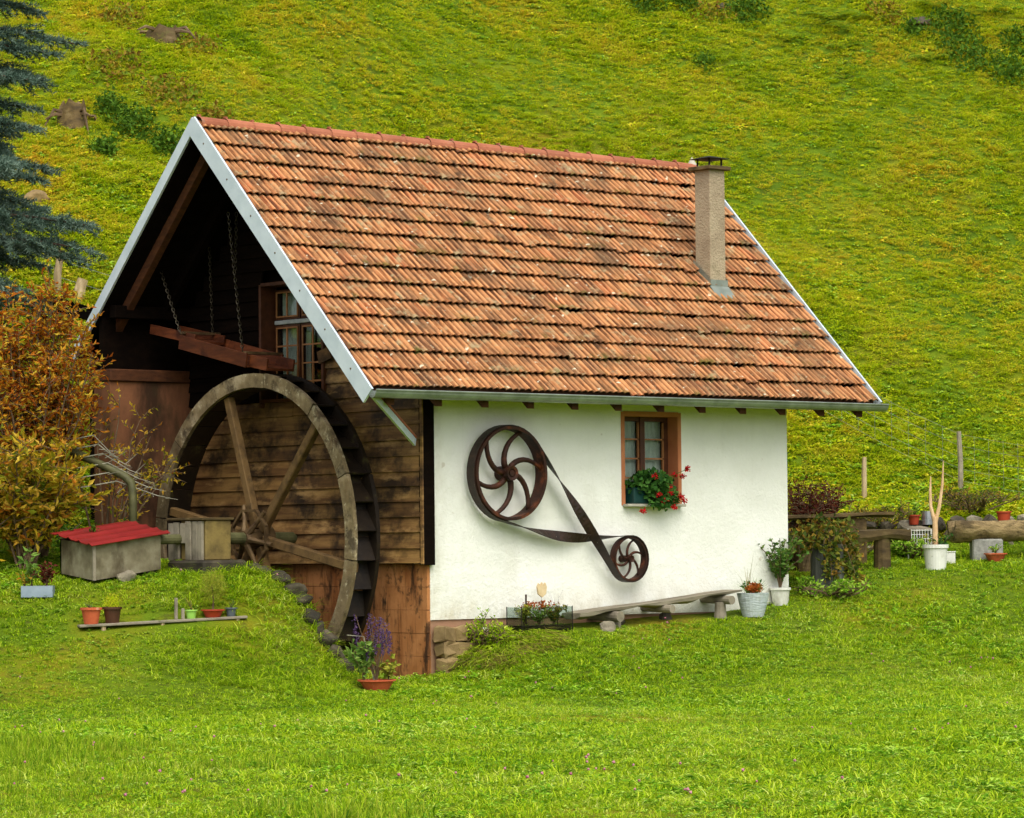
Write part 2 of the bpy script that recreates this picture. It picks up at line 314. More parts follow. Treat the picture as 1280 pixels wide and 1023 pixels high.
# leaves
G = lambda *c: [(i/(len(c)-1), x) for i, x in enumerate(c)]
M['lf_grass'] = leafmat('lawn_grass_blades', G((.015, .05, .003), (.10, .23, .004), (.25, .41, .005), (.38, .53, .008), (.53, .62, .05), (.68, .72, .26)), .34, .7, .55, .32)
def hillmat():
    n = NT('hill_grass_blades'); P = n.pos()
    d1 = n.node('VectorMath', operation='DOT_PRODUCT'); n.l.new(P, d1.inputs[0]); d1.inputs[1].default_value = tuple(FX*.8+RX*.6)
    d2 = n.node('VectorMath', operation='DOT_PRODUCT'); n.l.new(P, d2.inputs[0]); d2.inputs[1].default_value = tuple(FX*.6-RX*.8)
    cb = n.node('CombineXYZ'); n.l.new(n.math('MULTIPLY', d1.outputs['Value'], 1.5), cb.inputs[0]); n.l.new(n.math('MULTIPLY', d2.outputs['Value'], .28), cb.inputs[1])
    a = n.rangemap(n.noise(P, .33, 5, .6), .32, .68); b = n.rangemap(n.noise(cb.outputs[0], 1., 5, .6), .32, .68); e = n.rangemap(n.noise(P, 1.7, 4, .6), .35, .65)
    f = n.math('ADD', n.math('MULTIPLY', n.rnd(), .38), n.math('ADD', n.math('MULTIPLY', a, .24), n.math('ADD', n.math('MULTIPLY', b, .20), n.math('MULTIPLY', e, .18))))
    c = n.ramp(f, [(.14, (.06, .13, .004)), (.28, (.24, .38, .005)), (.40, (.44, .57, .006)), (.53, (.60, .62, .012)), (.66, (.70, .62, .05)), (.79, (.70, .45, .03)), (.93, (.55, .26, .02))])
    n.l.new(c, n.p.inputs['Base Color']); n.p.inputs['Roughness'].default_value = .7; n.p.inputs['Specular IOR Level'].default_value = .08
    t = n.node('BsdfTranslucent'); n.l.new(c, t.inputs['Color']); x = n.node('MixShader'); x.inputs[0].default_value = .34
    n.l.new(n.p.outputs[0], x.inputs[1]); n.l.new(t.outputs[0], x.inputs[2]); n.l.new(x.outputs[0], n.out.inputs['Surface']); return n.m
M['lf_hill'] = hillmat()
M['lf_tall'] = leafmat('tall_olive_blades', G((.06, .15, .006), (.18, .32, .008), (.30, .43, .012), (.42, .44, .05)), .35, .7)
M['lf_weed'] = leafmat('broad_weed_leaves', G((.08, .21, .01), (.20, .42, .015), (.36, .56, .04), (.48, .62, .12)), .3, .6)
M['lf_dark'] = leafmat('dark_weed_leaves', G((.03, .08, .008), (.07, .15, .010), (.14, .26, .02)), .3)
M['lf_fern'] = leafmat('fern_fronds', G((.16, .30, .02), (.24, .38, .03), (.34, .42, .04)), .4)
M['lf_straw'] = leafmat('straw_blades', G((.18, .14, .03), (.30, .22, .06), (.20, .20, .03)), .3)
M['lf_bracken'] = leafmat('dry_bracken_leaves', G((.10, .06, .012), (.26, .15, .02), (.34, .26, .03), (.20, .26, .02), (.10, .16, .015)), .3)
M['lf_orange'] = leafmat('orange_autumn_leaves', G((.07, .02, .008), (.22, .05, .010), (.46, .13, .010), (.62, .26, .016), (.70, .44, .04), (.40, .42, .04), (.18, .24, .03)), .4, .5, 1.2, .3)
M['lf_yellow'] = leafmat('yellow_autumn_leaves', G((.05, .09, .010), (.15, .20, .013), (.34, .28, .015), (.56, .38, .02), (.64, .46, .06), (.46, .17, .014), (.22, .07, .01)), .4, .6, 1.5, .3)
M['lf_red'] = leafmat('dark_red_leaves', G((.05, .010, .008), (.11, .02, .012), (.17, .05, .02)), .3)
M['lf_spruce'] = leafmat('blue_spruce_needles', G((.03, .06, .04), (.07, .12, .085), (.15, .22, .165), (.26, .34, .27)), .15, .7, 1.3, .3)
M['lf_geranium'] = leafmat('geranium_leaves', G((.02, .07, .015), (.04, .13, .02), (.08, .19, .03)), .3)
M['fl_red'] = leafmat('red_petals', G((.42, .008, .012), (.62, .015, .02)), .2)
M['fl_pink'] = leafmat('pink_petals', G((.45, .14, .22), (.60, .28, .34)), .2)
M['fl_purple'] = leafmat('purple_salvia_petals', G((.06, .03, .10), (.11, .06, .16), (.17, .10, .20)), .2)
M['fl_orange'] = leafmat('orange_brown_petals', G((.26, .06, .012), (.42, .12, .02)), .2)
M['lf_basil'] = leafmat('pale_green_leaves', G((.10, .20, .03), (.17, .30, .05), (.26, .36, .07)), .35)
M['lf_lime'] = leafmat('yellow_green_leaves', G((.26, .30, .03), (.42, .40, .05), (.20, .27, .03)), .35)
M['lf_jade'] = leafmat('leathery_green_leaves', G((.05, .13, .02), (.10, .20, .03), (.20, .28, .05)), .25)
M['lf_vine'] = leafmat('trailing_vine_leaves', G((.05, .09, .015), (.11, .15, .02), (.26, .24, .03), (.34, .18, .03)), .35)
M['lf_moss'] = leafmat('moss_cushion', G((.07, .11, .008), (.13, .17, .012)), 0)
M['heart'] = mat('pale_wooden_ornament', [(.3, 'b79a6e'), (.7, 'd6c096')], 8, bump=.2, var=0)

# roof tiles: every tile its own tone, streaks down the slope, painted roll shading, lichen, moss at the edges
TW, EXP = .2, .305
SLOPE = 1.0115; CA = 1/math.sqrt(1+SLOPE*SLOPE); SA = SLOPE*CA
EAVE = Vector((-1.357, -.60, 2.658)); RIDGE_Y, RIDGE_Z = 2.735, 6.031; ROOF_X0, ROOF_X1 = -1.357, 7.083
def tilemat():
    n = NT('clay_roof_tile'); P = n.pos(); sp = n.node('SeparateXYZ'); n.l.new(P, sp.inputs[0])
    u = n.math('SUBTRACT', sp.outputs[0], ROOF_X0)
    v = n.math('ADD', n.math('MULTIPLY', n.math('ADD', sp.outputs[1], .6), CA), n.math('MULTIPLY', n.math('SUBTRACT', sp.outputs[2], 2.658), SA))
    cu = n.math('FLOOR', n.math('DIVIDE', u, TW)); cv = n.math('FLOOR', n.math('DIVIDE', n.math('ADD', v, .01), EXP))
    cb = n.node('CombineXYZ'); n.l.new(cu, cb.inputs[0]); n.l.new(cv, cb.inputs[1])
    wn = n.node('TexWhiteNoise', noise_dimensions='3D'); n.l.new(cb.outputs[0], wn.inputs['Vector'])
    uv = n.node('CombineXYZ'); n.l.new(u, uv.inputs[0]); n.l.new(v, uv.inputs[1])
    c = n.ramp(wn.outputs['Value'], [(0, rgb('6a4026')), (.2, rgb('94582e')), (.5, rgb('aa6a3a')), (.8, rgb('b97844')), (1, rgb('b25a2c'))])
    st = n.noise(n.vmul(uv.outputs[0], (1, .08, 1)), 26, 3, .6)
    c = n.mix(n.rangemap(st, .38, .66, 0, .5), c, rgb('c09064')); c = n.mix(n.rangemap(st, .54, .38, 0, .85), c, rgb('52301c'))
    ch = n.math('COSINE', n.math('MULTIPLY', n.math('SUBTRACT', u, .02), 2*PI/(TW/2)))  # dark valleys and bright crests: shading of the rolls painted into the colour
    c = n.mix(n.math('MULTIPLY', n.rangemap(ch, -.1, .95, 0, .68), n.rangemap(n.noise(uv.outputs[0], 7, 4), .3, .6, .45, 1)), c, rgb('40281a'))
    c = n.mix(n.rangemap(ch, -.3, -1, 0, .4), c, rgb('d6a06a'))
    big = n.noise(n.vmul(uv.outputs[0], (1, .8, 1)), 1.6, 5, .6)
    c = n.mix(n.rangemap(big, .48, .68, 0, .68), c, rgb('584530'))
    li = n.noise(uv.outputs[0], 4.2, 5, .7); c = n.mix(n.rangemap(li, .55, .66, 0, .75), c, rgb('9c8c68'))
    l2 = n.noise(uv.outputs[0], 9., 4, .6); c = n.mix(n.rangemap(l2, .645, .69, 0, .9), c, rgb('cfc8ac'))
    dk = n.noise(n.vmul(uv.outputs[0], (1, .5, 1)), 3.1, 6, .7); c = n.mix(n.rangemap(dk, .56, .68, 0, .85), c, rgb('3b2a1a'))
    fv = n.math('FRACT', n.math('DIVIDE', n.math('ADD', v, .01), EXP))
    ms = n.math('MULTIPLY', n.rangemap(n.noise(uv.outputs[0], 2.2, 5, .7), .54, .66), n.rangemap(fv, .5, 0), clamp=True)
    c = n.mix(n.math('MULTIPLY', ms, .85), c, rgb('4a5216'))
    n.l.new(c, n.p.inputs['Base Color']); n.p.inputs['Roughness'].default_value = .85; n.p.inputs['Specular IOR Level'].default_value = .2
    n.bump(n.noise(P, 60, 4), .3, .01); return n.m
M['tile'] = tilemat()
M['ridge_tile'] = mat('ridge_clay', [(.3, '8f5238'), (.7, 'a8694c')], 4, bump=.2, var=.12, over=[('8f8570', 5, (1, 1, 1), .62, .7, .5)])

# ------------------------------------------------------------------ terrain
# site axes: s runs uphill away from the house corner, t runs along the valley
def st(s, t): return (FX.x*s+RX.x*t, FX.y*s+RX.y*t)
def to_st(x, y): return x*FX.x+y*FX.y, x*RX.x+y*RX.y
S0, T0 = 38.98, -.97
cols = {
 -14: [(34, -.7), (36, -.2), (39, .6), (42, 1.2), (44, 2.2), (46, 3.4), (48, 4.8), (52, 7.6), (60, 13)],
 -6.2: [(33.5, -.8), (35, -.75), (36.2, -.42), (37.2, -.06), (38.2, .34), (39.5, .6), (42, 1.0), (44, 1.9), (46, 3.0), (48, 4.4), (52, 7.2), (60, 12.6)],
 -4.7: [(33.5, -.82), (35, -.80), (36.2, -.51), (37.3, -.10), (37.8, .12), (38.5, .45), (39.5, .6), (41, .7), (43, .9), (45, 1.7), (48, 4.1), (52, 7.0), (60, 12.5)],
 -3.3: [(33.5, -.82), (35, -.80), (36.5, -.44), (37.5, -.06), (38.5, .40), (39.5, .64), (41, .68), (43, .8), (46, 1.9), (48, 3.2), (52, 6.4), (60, 12.2)],
 -2.7: [(34, -.82), (35.5, -.8), (36.8, -.5), (37.8, -.03), (38.6, .38), (39.2, .56), (41, .6), (47, 1.6), (49, 3.0), (52, 5.4), (60, 11.6)],
 -2.2: [(34, -.82), (36, -.82), (37.2, -.72), (38.2, -.45), (38.8, -.1), (39.3, .3), (41, .5), (47.5, 1.6), (52, 5.0), (60, 11)],
 -1.4: [(34, -.82), (36, -.82), (38, -.80), (39, -.74), (40, -.74), (47.5, 1.2), (49, 2), (52, 4.4), (60, 10.6)],
 -.75: [(34, -.82), (36, -.83), (38, -.78), (39.1, -.62), (40, -.45), (47.5, 1.1), (49, 1.9), (52, 4.0), (60, 10.2)],
  -.45: [(34, -.82), (36, -.84), (37.6, -.78), (38.5, -.62), (39.2, -.26), (40, -.2), (47.5, 1.05), (49, 1.85), (52, 3.9), (60, 10.1)],
 -.1: [(34, -.82), (36, -.84), (37.4, -.78), (38.6, -.52), (39.5, -.14), (41, -.1), (47.5, 1.0), (49, 1.8), (52, 3.8), (60, 10)],
 .6: [(34, -.83), (36, -.85), (37.5, -.74), (39, -.40), (40.1, -.10), (41, -.06), (47.5, 1.0), (49, 1.8), (52, 3.8), (60, 10)],
 2: [(34, -.84), (36, -.86), (38, -.70), (39.5, -.45), (41.3, -.06), (42, 0), (47.5, .9), (49, 1.7), (52, 3.7), (60, 9.8)],
 3.6: [(34, -.85), (36, -.86), (38.5, -.72), (40.8, -.35), (42.5, .05), (43.5, .25), (45, .50), (47, .66), (47.5, 1.1), (49, 1.75), (52, 3.7), (60, 9.7)],
 5.2: [(34, -.85), (36, -.85), (38.2, -.74), (41.2, -.31), (43.5, .20), (44.8, .50), (46.5, .62), (47.1, .68), (47.5, 1.15), (49, 1.65), (52, 3.6), (60, 9.5)],
 7: [(34, -.84), (36, -.84), (37.5, -.77), (41.5, -.32), (44.5, .42), (46, .62), (46.5, .67), (47.1, .72), (47.5, 1.2), (49, 1.7), (52, 3.6), (60, 9.4)],
 14: [(34, -.8), (37.5, -.7), (41.5, -.2), (44.5, .4), (47, .9), (49, 1.8), (52, 3.7), (60, 9.4)]}
GS = .15; gs = np.arange(-60, 130, GS); gt = np.arange(-60, 60, GS)
ck = sorted(cols); prof = []
for k in ck:
    p = [(0, -.8), (20, -.8)]+[(a, b) for a, b in cols[k]]; a, b = p[-1]
    p += [(a+10, b+6.6), (a+25, b+16.5), (a+50, b+33), (a+90, b+52)]
    prof.append(np.interp(gs+S0, [q[0] for q in p], [q[1] for q in p]))
prof = np.array(prof); ckt = np.array(ck)-T0
HG = np.empty((len(gs), len(gt)))
for i in range(len(gs)): HG[i] = np.interp(gt, ckt, prof[:, i])
def blur(a, n):
    for _ in range(n):
        a[1:-1] = (a[:-2]+2*a[1:-1]+a[2:])/4; a[:, 1:-1] = (a[:, :-2]+2*a[:, 1:-1]+a[:, 2:])/4
    return a
HG = blur(HG, 5); HS = blur(HG.copy(), 90); wS = np.clip((-1.0-gs)/3.0, 0, 1)[:, None]; HG = HG*(1-wS)+HS*wS; del HS
def vnoise(s, t, f, seed):
    r = np.random.default_rng(seed).random((64, 64)); a = s*f; b = t*f; i = np.floor(a).astype(int); j = np.floor(b).astype(int)
    u = a-i; v = b-j; u = u*u*(3-2*u); v = v*v*(3-2*v); g = lambda p, q: r[p % 64, q % 64]
    return (g(i, j)*(1-u)+g(i+1, j)*u)*(1-v)+(g(i, j+1)*(1-u)+g(i+1, j+1)*u)*v-.5
gS, gT = np.meshgrid(gs, gt, indexing='ij')
rough = np.clip((gS+S0-46.5)/4, .12, 1)
HG += rough*(.5*vnoise(gS, gT, .22, 1)+.18*vnoise(gS, gT*.7, .6, 2)+.09*vnoise(gS, gT, 1.3, 3)+.05*vnoise(gS, gT, 2.9, 4))+.03*vnoise(gS, gT, .5, 5)
# small level paths that cross the hillside
HG += rough*.10*np.sin((gS*1.0+gT*.12+1.2*vnoise(gS, gT, .15, 8))*1.35)*np.clip((gS+S0-48)/4, 0, 1)
del gS, gT
def sm(x, a, b): u = np.clip((x-a)/(b-a), 0, 1); return u*u*(3-2*u)
def hgt(x, y):
    x = np.asarray(x, float); y = np.asarray(y, float); s, t = to_st(x, y)
    a = (s-gs[0])/GS; b = (t-gt[0])/GS; i = np.clip(a.astype(int), 0, len(gs)-2); j = np.clip(b.astype(int), 0, len(gt)-2); u = a-i; v = b-j
    z = (HG[i, j]*(1-u)+HG[i+1, j]*u)*(1-v)+(HG[i, j+1]*(1-u)+HG[i+1, j+1]*u)*v
    k = sm(x, -1.12, -.94)*(1-sm(x, .05, .15))*sm(y, .1, .5)*(1-sm(y, 4.62, 4.75))     # the wheel pit
    zp = -.74-.45*sm(y, .7, 1.5)
    return np.where(zp < z, z+(zp-z)*k, z)
def H(x, y): return float(hgt(x, y))
def axis(fine0, fine1, d, far0, far1):
    a = list(np.arange(fine0, fine1, d)); x = fine1; q = d
    while x < far1: a.append(x); q *= 1.12; x += q
    x = fine0; q = d; b = []
    while x > far0: q *= 1.12; x -= q; b.append(x)
    return np.array(b[::-1]+a)
sv = axis(-9, 28, .13, -58, 115); tv = axis(-12.5, 14, .14, -55, 55)
SS, TT = np.meshgrid(sv, tv, indexing='ij'); gx, gy = st(SS.ravel(), TT.ravel()); gz = hgt(gx, gy)
ns, ntt = len(sv), len(tv); idx = np.arange(ns*ntt).reshape(ns, ntt)
fq = np.stack([idx[:-1, :-1], idx[:-1, 1:], idx[1:, 1:], idx[1:, :-1]], -1).reshape(-1, 4)[:, ::-1]
gm = NT('meadow_ground'); P_ = gm.pos()
c_ = gm.ramp(gm.noise(P_, .45, 6, .65), [(.3, (.06, .11, .005)), (.5, (.11, .17, .006)), (.62, (.18, .18, .008)), (.75, (.19, .12, .01))])
c_ = gm.mix(gm.rangemap(gm.noise(P_, 3.5, 6, .7), .55, .68, 0, .7), c_, (.05, .045, .012, 1))
gm.l.new(c_, gm.p.inputs['Base Color']); gm.p.inputs['Roughness'].default_value = .95; gm.p.inputs['Specular IOR Level'].default_value = .1
gm.bump(gm.noise(P_, 14, 6, .7), .8, .06)
mb = MB(); mb.addnp(np.stack([gx, gy, gz], 1), fq, np.zeros(len(fq)))
g_ = mb.build('ground', gm.m, smooth=True, kind='structure', origin=(0, 0, 0))

# ------------------------------------------------------------------ the mill house
house = thing('mill_house', 'white walled old mill house with steep orange clay tile roof', 'house', (0, 0, 0))
WX0, WX1, WZ0, WZ1 = 3.12, 4.05, 1.337, 2.45
mb = MB()
for a, b, c, d in ((0, WX0, 0, 3.08), (WX1, 6, 0, 3.08), (WX0, WX1, 0, WZ0), (WX0, WX1, WZ1, 3.08)):
    mb.box(((a+b)/2, .15, (c+d)/2), (b-a, .3, d-c), r=.5)
wall = mb.build('wall', M['white_wall'], house)
MB().box((3.0, .17, -.75), (5.98, .3, 1.5-.004), r=.5).build('base_band', M['base_band'], house)
mb = MB(); mb.box((5.85, 2.45, .9), (.28, 4.28, 4.4)); mb.build('back_wall', M['brown_wall'], house)
mb = MB(); mb.prism([(.31, 3.1), (.31, 3.35), (2.735, 5.75), (4.55, 3.9), (4.55, 3.1)], 0, 5.72, 5.985); mb.build('rear_gable', M['dark_wood'], house)
sw = MB().box((2.3, 4.775, .75), (7.26, .35, 4.4), r=.5).build('side_wall', M['brown_wall'], house)
sw['label'] = 'brown stained plaster side wall reaching out past the gable'
MB().box((2.3, 4.77, 3.03), (7.29, .42, .15), ch=.01).build('wall_plate', M['rafter'], house)
MB().box((2.3, 4.84, 3.5), (7.2, .08, .80)).build('eave_boarding', M['dark_wood'], house)
# gable wall behind the boards, with the window opening
HY0, HY1, HZ0, HZ1 = 1.76, 3.04, 2.64, 4.12
yr_ = lambda z: (z-2.46)/SLOPE-.6
yl_ = lambda z: RIDGE_Y+(5.86-z)/1.03
mb = MB()
mb.prism([(.3, -1.3), (4.6, -1.3), (4.6, HZ0), (.3, HZ0)], 0, 0, .25)
mb.prism([(.3, HZ0), (HY0, HZ0), (HY0, HZ1), (yr_(HZ1), HZ1), (.3, yr_(.3) and 3.3)], 0, 0, .25)
mb.prism([(HY1, HZ0), (4.6, HZ0), (4.6, 3.9), (4.42, HZ1), (HY1, HZ1)], 0, 0, .25)
mb.prism([(yr_(HZ1), HZ1), (4.42, HZ1), (RIDGE_Y, 5.84)], 0, 0, .25)
fixn(mb.build('gable_wall', M['dark_wood'], house))
# foundation of the gable: courses of blocks
fo = MB().box((.12, 2.3, -.36), (.26, 4.55, 2.0)).build('foundation', M['foundation'], house)
blk = meshof(MB().box((0, 0, 0), (1, 1, 1), ch=.012), 'foundation_block', M['foundation'])
for k in range(8):
    z = .655-.27*k-.135; off = .45*(k % 2); y = .004; n = 0
    while y < 4.55:
        y1 = min(4.55, y+(2.4 if n or not off else 1.7)); n += 1
        piece(blk, 'foundation_block', fo, Matrix.Translation((-.02+rnd(-.003, .003), (y+y1)/2, z)) @ Matrix.Diagonal((.05, y1-y-.004, .267, 1)))
        y = y1
# weatherboards
sid = MB().box((-.06, -.026, 1.86), (.17, .088, 2.44), ch=.006).build('corner_post', M['dark_wood'], house)
trim = MB().box((-.152, -.045, 1.86), (.02, .05, 2.42), ch=.004).build('corner_trim', M['siding'], house)
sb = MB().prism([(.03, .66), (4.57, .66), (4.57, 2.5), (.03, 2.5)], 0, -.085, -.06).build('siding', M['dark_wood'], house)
plank = meshof(MB().box((0, 0, 0), (1, 1, 1), ch=.01), 'plank', M['siding']); shade_plank = meshof(MB().box((0, 0, 0), (1, 1, 1), ch=.01), 'plank', M['dark_wood'])
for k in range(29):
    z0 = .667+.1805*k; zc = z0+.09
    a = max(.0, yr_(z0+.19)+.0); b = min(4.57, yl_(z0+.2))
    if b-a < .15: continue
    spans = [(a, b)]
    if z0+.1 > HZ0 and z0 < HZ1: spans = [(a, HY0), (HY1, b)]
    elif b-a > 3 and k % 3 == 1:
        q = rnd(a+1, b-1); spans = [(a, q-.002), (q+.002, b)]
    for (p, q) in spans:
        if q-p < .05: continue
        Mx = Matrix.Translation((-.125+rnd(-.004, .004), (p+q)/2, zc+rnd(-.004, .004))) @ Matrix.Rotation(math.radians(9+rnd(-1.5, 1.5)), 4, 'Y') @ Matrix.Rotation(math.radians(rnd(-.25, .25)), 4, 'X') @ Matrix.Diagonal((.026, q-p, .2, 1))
        piece(plank if (z0 < 2.5 or (p < 1 and q < 2 and z0 < 3.5)) else shade_plank, 'plank', sb, Mx)   # upper boards use dark wood to paint in the shade under the gable
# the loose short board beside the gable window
piece(plank, 'plank', sb, Matrix.Translation((-.19, 1.72, 3.17)) @ Matrix.Rotation(math.radians(-14), 4, 'X') @ Matrix.Diagonal((.03, .24, .15, 1)))

# gable window
gw = MB()
gw.box((-.055, HY1-.02, 3.34), (.26, .04, 1.52), ch=.004); gw.box((-.055, HY0+.02, 3.34), (.26, .04, 1.52), ch=.004)
gw.box((-.055, 2.4, HZ1-.02), (.26, 1.2, .04)); gw.box((-.055, 2.4, HZ0+.02), (.27, 1.2, .04))
gw = gw.build('gable_window', M['win_wood'], house)
MB().box((.06, 2.4, 3.635), (.08, 1.18, .05), ch=.005).build('transom', M['white_rail'], gw)
for (a, b) in ((2.5, 2.99), (1.99, 2.47)):
    for (c, d, rows) in ((2.63, 3.60, 4), (3.67, 4.04, 1)):
        s_ = MB(); w = .035
        s_.box((.06, a+w/2, (c+d)/2), (.04, w, d-c)); s_.box((.06, b-w/2, (c+d)/2), (.04, w, d-c))
        s_.box((.06, (a+b)/2, c+w/2), (.04, b-a-2*w, w)); s_.box((.06, (a+b)/2, d-w/2), (.04, b-a-2*w, w)); s_.build('sash', M['win_wood'], gw)
        s_ = MB(); s_.box((.032, (a+b)/2, (c+d)/2), (.016, .024, d-c-2*w))
        for y in (a+w, b-w): s_.box((.032, y, (c+d)/2), (.014, .016, d-c-2*w-.01))
        for i in range(rows+1):
            z = c+w+(d-c-2*w)*i/rows; s_.box((.03, (a+b)/2, z), (.013, b-a-.06, .02))
        s_.build('glazing_bar', M['win_edge'], gw)
        for i in range(rows):
            for j in range(2):
                y0 = a+w+(b-a-2*w)*j/2; z0 = c+w+(d-c-2*w)*i/rows
                MB().box((.055, y0+(b-a-2*w)/4, z0+(d-c-2*w)/rows/2), (.006, (b-a-2*w)/2, (d-c-2*w)/rows)).build('pane', M['glass'], gw)
def curtain(axis, c0, c1, z0, z1, off, name='curtain', parent=None, amp=.02, waves=5):
    m = MB(); n = 28; v = []
    for zz in (z0, z1):
        for i in range(n+1):
            p = c0+(c1-c0)*i/n; d = off+amp*math.sin(i/n*waves*2*PI)
            v.append((d, p, zz) if axis == 'Y' else (p, d, zz))
    m.add(v, [(i, i+1, n+2+i, n+1+i) for i in range(n)], .5); return m.build(name, M['curtain'], parent, smooth=True)
curtain('Y', 2.70, 2.96, 2.6, 4.02, .14, parent=gw); curtain('Y', 2.42, 2.60, 2.6, 3.5, .15, parent=gw); curtain('Y', 2.0, 2.14, 2.6, 4.02, .14, parent=gw)
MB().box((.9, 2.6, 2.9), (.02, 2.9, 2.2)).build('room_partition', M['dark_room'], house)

# window in the white wall
ww = MB(); t_ = .012
ww.box((WX0+t_/2, .098, (WZ0+WZ1)/2), (t_, .21, WZ1-WZ0)); ww.box((WX1-t_/2, .098, (WZ0+WZ1)/2), (t_, .21, WZ1-WZ0)); ww.box(((WX0+WX1)/2, .098, WZ1-t_/2), (WX1-WX0-2*t_, .208, t_))
ww.box((WX0-.022, -.003, (WZ0+WZ1)/2+.02), (.05, .012, WZ1-WZ0+.04)); ww.box((WX1+.022, -.003, (WZ0+WZ1)/2+.02), (.05, .012, WZ1-WZ0+.04)); ww.box(((WX0+WX1)/2, -.003, WZ1+.022), (WX1-WX0, .0118, .05))
ww = ww.build('window', M['win_trim'], house)
MB().box(((WX0+WX1)/2, .05, WZ0+.0), (WX1-WX0+.06, .32, .035), ch=.006).build('sill', M['sill'], ww)
fr = MB(); xm = 3.585
fr.box((WX0+.04, .2, (WZ0+WZ1)/2), (.055, .06, WZ1-WZ0)); fr.box((WX1-.045, .2, (WZ0+WZ1)/2), (.065, .06, WZ1-WZ0)); fr.box((xm, .19, (WZ0+WZ1)/2), (.075, .07, WZ1-WZ0)); fr.box((xm, .2, WZ1-.04), (.9, .058, .055)); fr.box((xm, .2, WZ0+.05), (.9, .058, .07))
fr.build('frame', M['win_wood'], ww)
for (a, b) in ((WX0+.067, xm-.037), (xm+.037, WX1-.077)):
    s_ = MB()
    for z in (2.16, 1.92, 1.68): s_.box(((a+b)/2, .185, z), (b-a, .02, .02))
    for x in (a+.012, b-.012): s_.box((x, .187, (WZ0+WZ1)/2), (.022, .024, WZ1-WZ0-.16))
    s_.build('glazing_bar', M['win_edge'], ww)
    zs = [WZ0+.085, 1.67, 1.91, 2.15, WZ1-.065]
    for i in range(4): MB().box(((a+b)/2, .205, (zs[i]+zs[i+1])/2), (b-a, .006, zs[i+1]-zs[i]-.002)).build('pane', M['glass'], ww)
    curtain('X', a-.02, b+.02, 1.60, 2.42, .26, parent=ww, amp=.012, waves=6)
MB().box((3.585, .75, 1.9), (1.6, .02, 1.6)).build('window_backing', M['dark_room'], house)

# ---- roof
rf = MB()
def off(y, z, d): return (y+SA*d, z-CA*d)   # below the right slope
def offl(y, z, d): k = math.hypot(1, 1.03); return (y-1.03/k*d, z-d/k)
EL = (5.353, RIDGE_Z-(5.353-RIDGE_Y)*1.03)
a0 = off(-.56, 2.70, .035); a1 = off(RIDGE_Y, RIDGE_Z, .035); b0 = off(-.56, 2.70, .10)
l0 = offl(EL[0], EL[1], .035); l1 = offl(RIDGE_Y, RIDGE_Z, .035); lb = offl(EL[0], EL[1], .10)
apex_t = (RIDGE_Y, RIDGE_Z-.05); apex_b = (RIDGE_Y, RIDGE_Z-.15)
rf.prism([a0, apex_t, apex_b, b0], 0, ROOF_X0+.02, ROOF_X1-.02); rf.prism([apex_t, l0, lb, apex_b], 0, ROOF_X0+.02, ROOF_X1-.02)
roof = fixn(rf.build('roof', M['dark_wood'], house)); roof['label'] = 'steep roof of weathered orange clay tiles with moss and lichen'
def tile_arrays(w=TW, ln=.335):
    hs_ = [0, .72, 1, .72, .06, .72, 1, .72, 0]; v = []; zt, zb = .012, .066; th = .014; roll = .03
    for (y, z) in ((0, zb), (ln, zt)):
        for i, h in enumerate(hs_): v.append((w*i/8, y, z+roll*h))
    for (y, z) in ((0, zb-th), (ln, zt-th)):
        for i, h in enumerate(hs_): v.append((w*i/8, y, z+roll*h))
    f = []
    for i in range(8):
        f.append((i, i+1, 10+i, 9+i)); f.append((18+i, 27+i, 28+i, 19+i)); f.append((18+i, 19+i, i+1, i))
    return np.array(v), f
tv_, tf_ = tile_arrays()
tme = meshof(MB().add(tv_, tf_, .5), 'roof_tile', M['tile'], smooth=False)
tset = []
UPS = Vector((0, CA, SA)); NRM = Vector((0, -SA, CA)); XA = Vector((1, 0, 0))
for k in range(16):
    for i in range(42):
        p = EAVE+XA*(i*TW+.02)+UPS*(k*EXP)-NRM*.035
        q = Matrix.Rotation(random.gauss(0, .014), 4, 'Z') @ Matrix.Rotation(rnd(-.012, .028), 4, 'X') @ Matrix.Rotation(random.gauss(0, .011), 4, 'Y')
        Mx = frame(XA, UPS, NRM, p+NRM*rnd(-.002, .006)+UPS*(random.gauss(0, .005) if random.random() > .012 else -.045)) @ q
        if k == 15: Mx = Mx @ Matrix.Diagonal((1, .5, 1, 1))
        tset.append(((p-cam_loc).length, Mx))
tset.sort(key=lambda a: a[0])
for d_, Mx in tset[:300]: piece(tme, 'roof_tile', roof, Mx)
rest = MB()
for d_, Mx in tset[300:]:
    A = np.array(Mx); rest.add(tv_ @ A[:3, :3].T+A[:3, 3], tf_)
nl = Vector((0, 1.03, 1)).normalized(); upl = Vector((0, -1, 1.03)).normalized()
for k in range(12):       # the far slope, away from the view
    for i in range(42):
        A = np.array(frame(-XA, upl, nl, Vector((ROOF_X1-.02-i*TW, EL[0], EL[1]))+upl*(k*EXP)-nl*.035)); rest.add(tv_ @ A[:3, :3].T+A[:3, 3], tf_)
rest.build('roof_tiles', M['tile'], roof, kind='stuff')
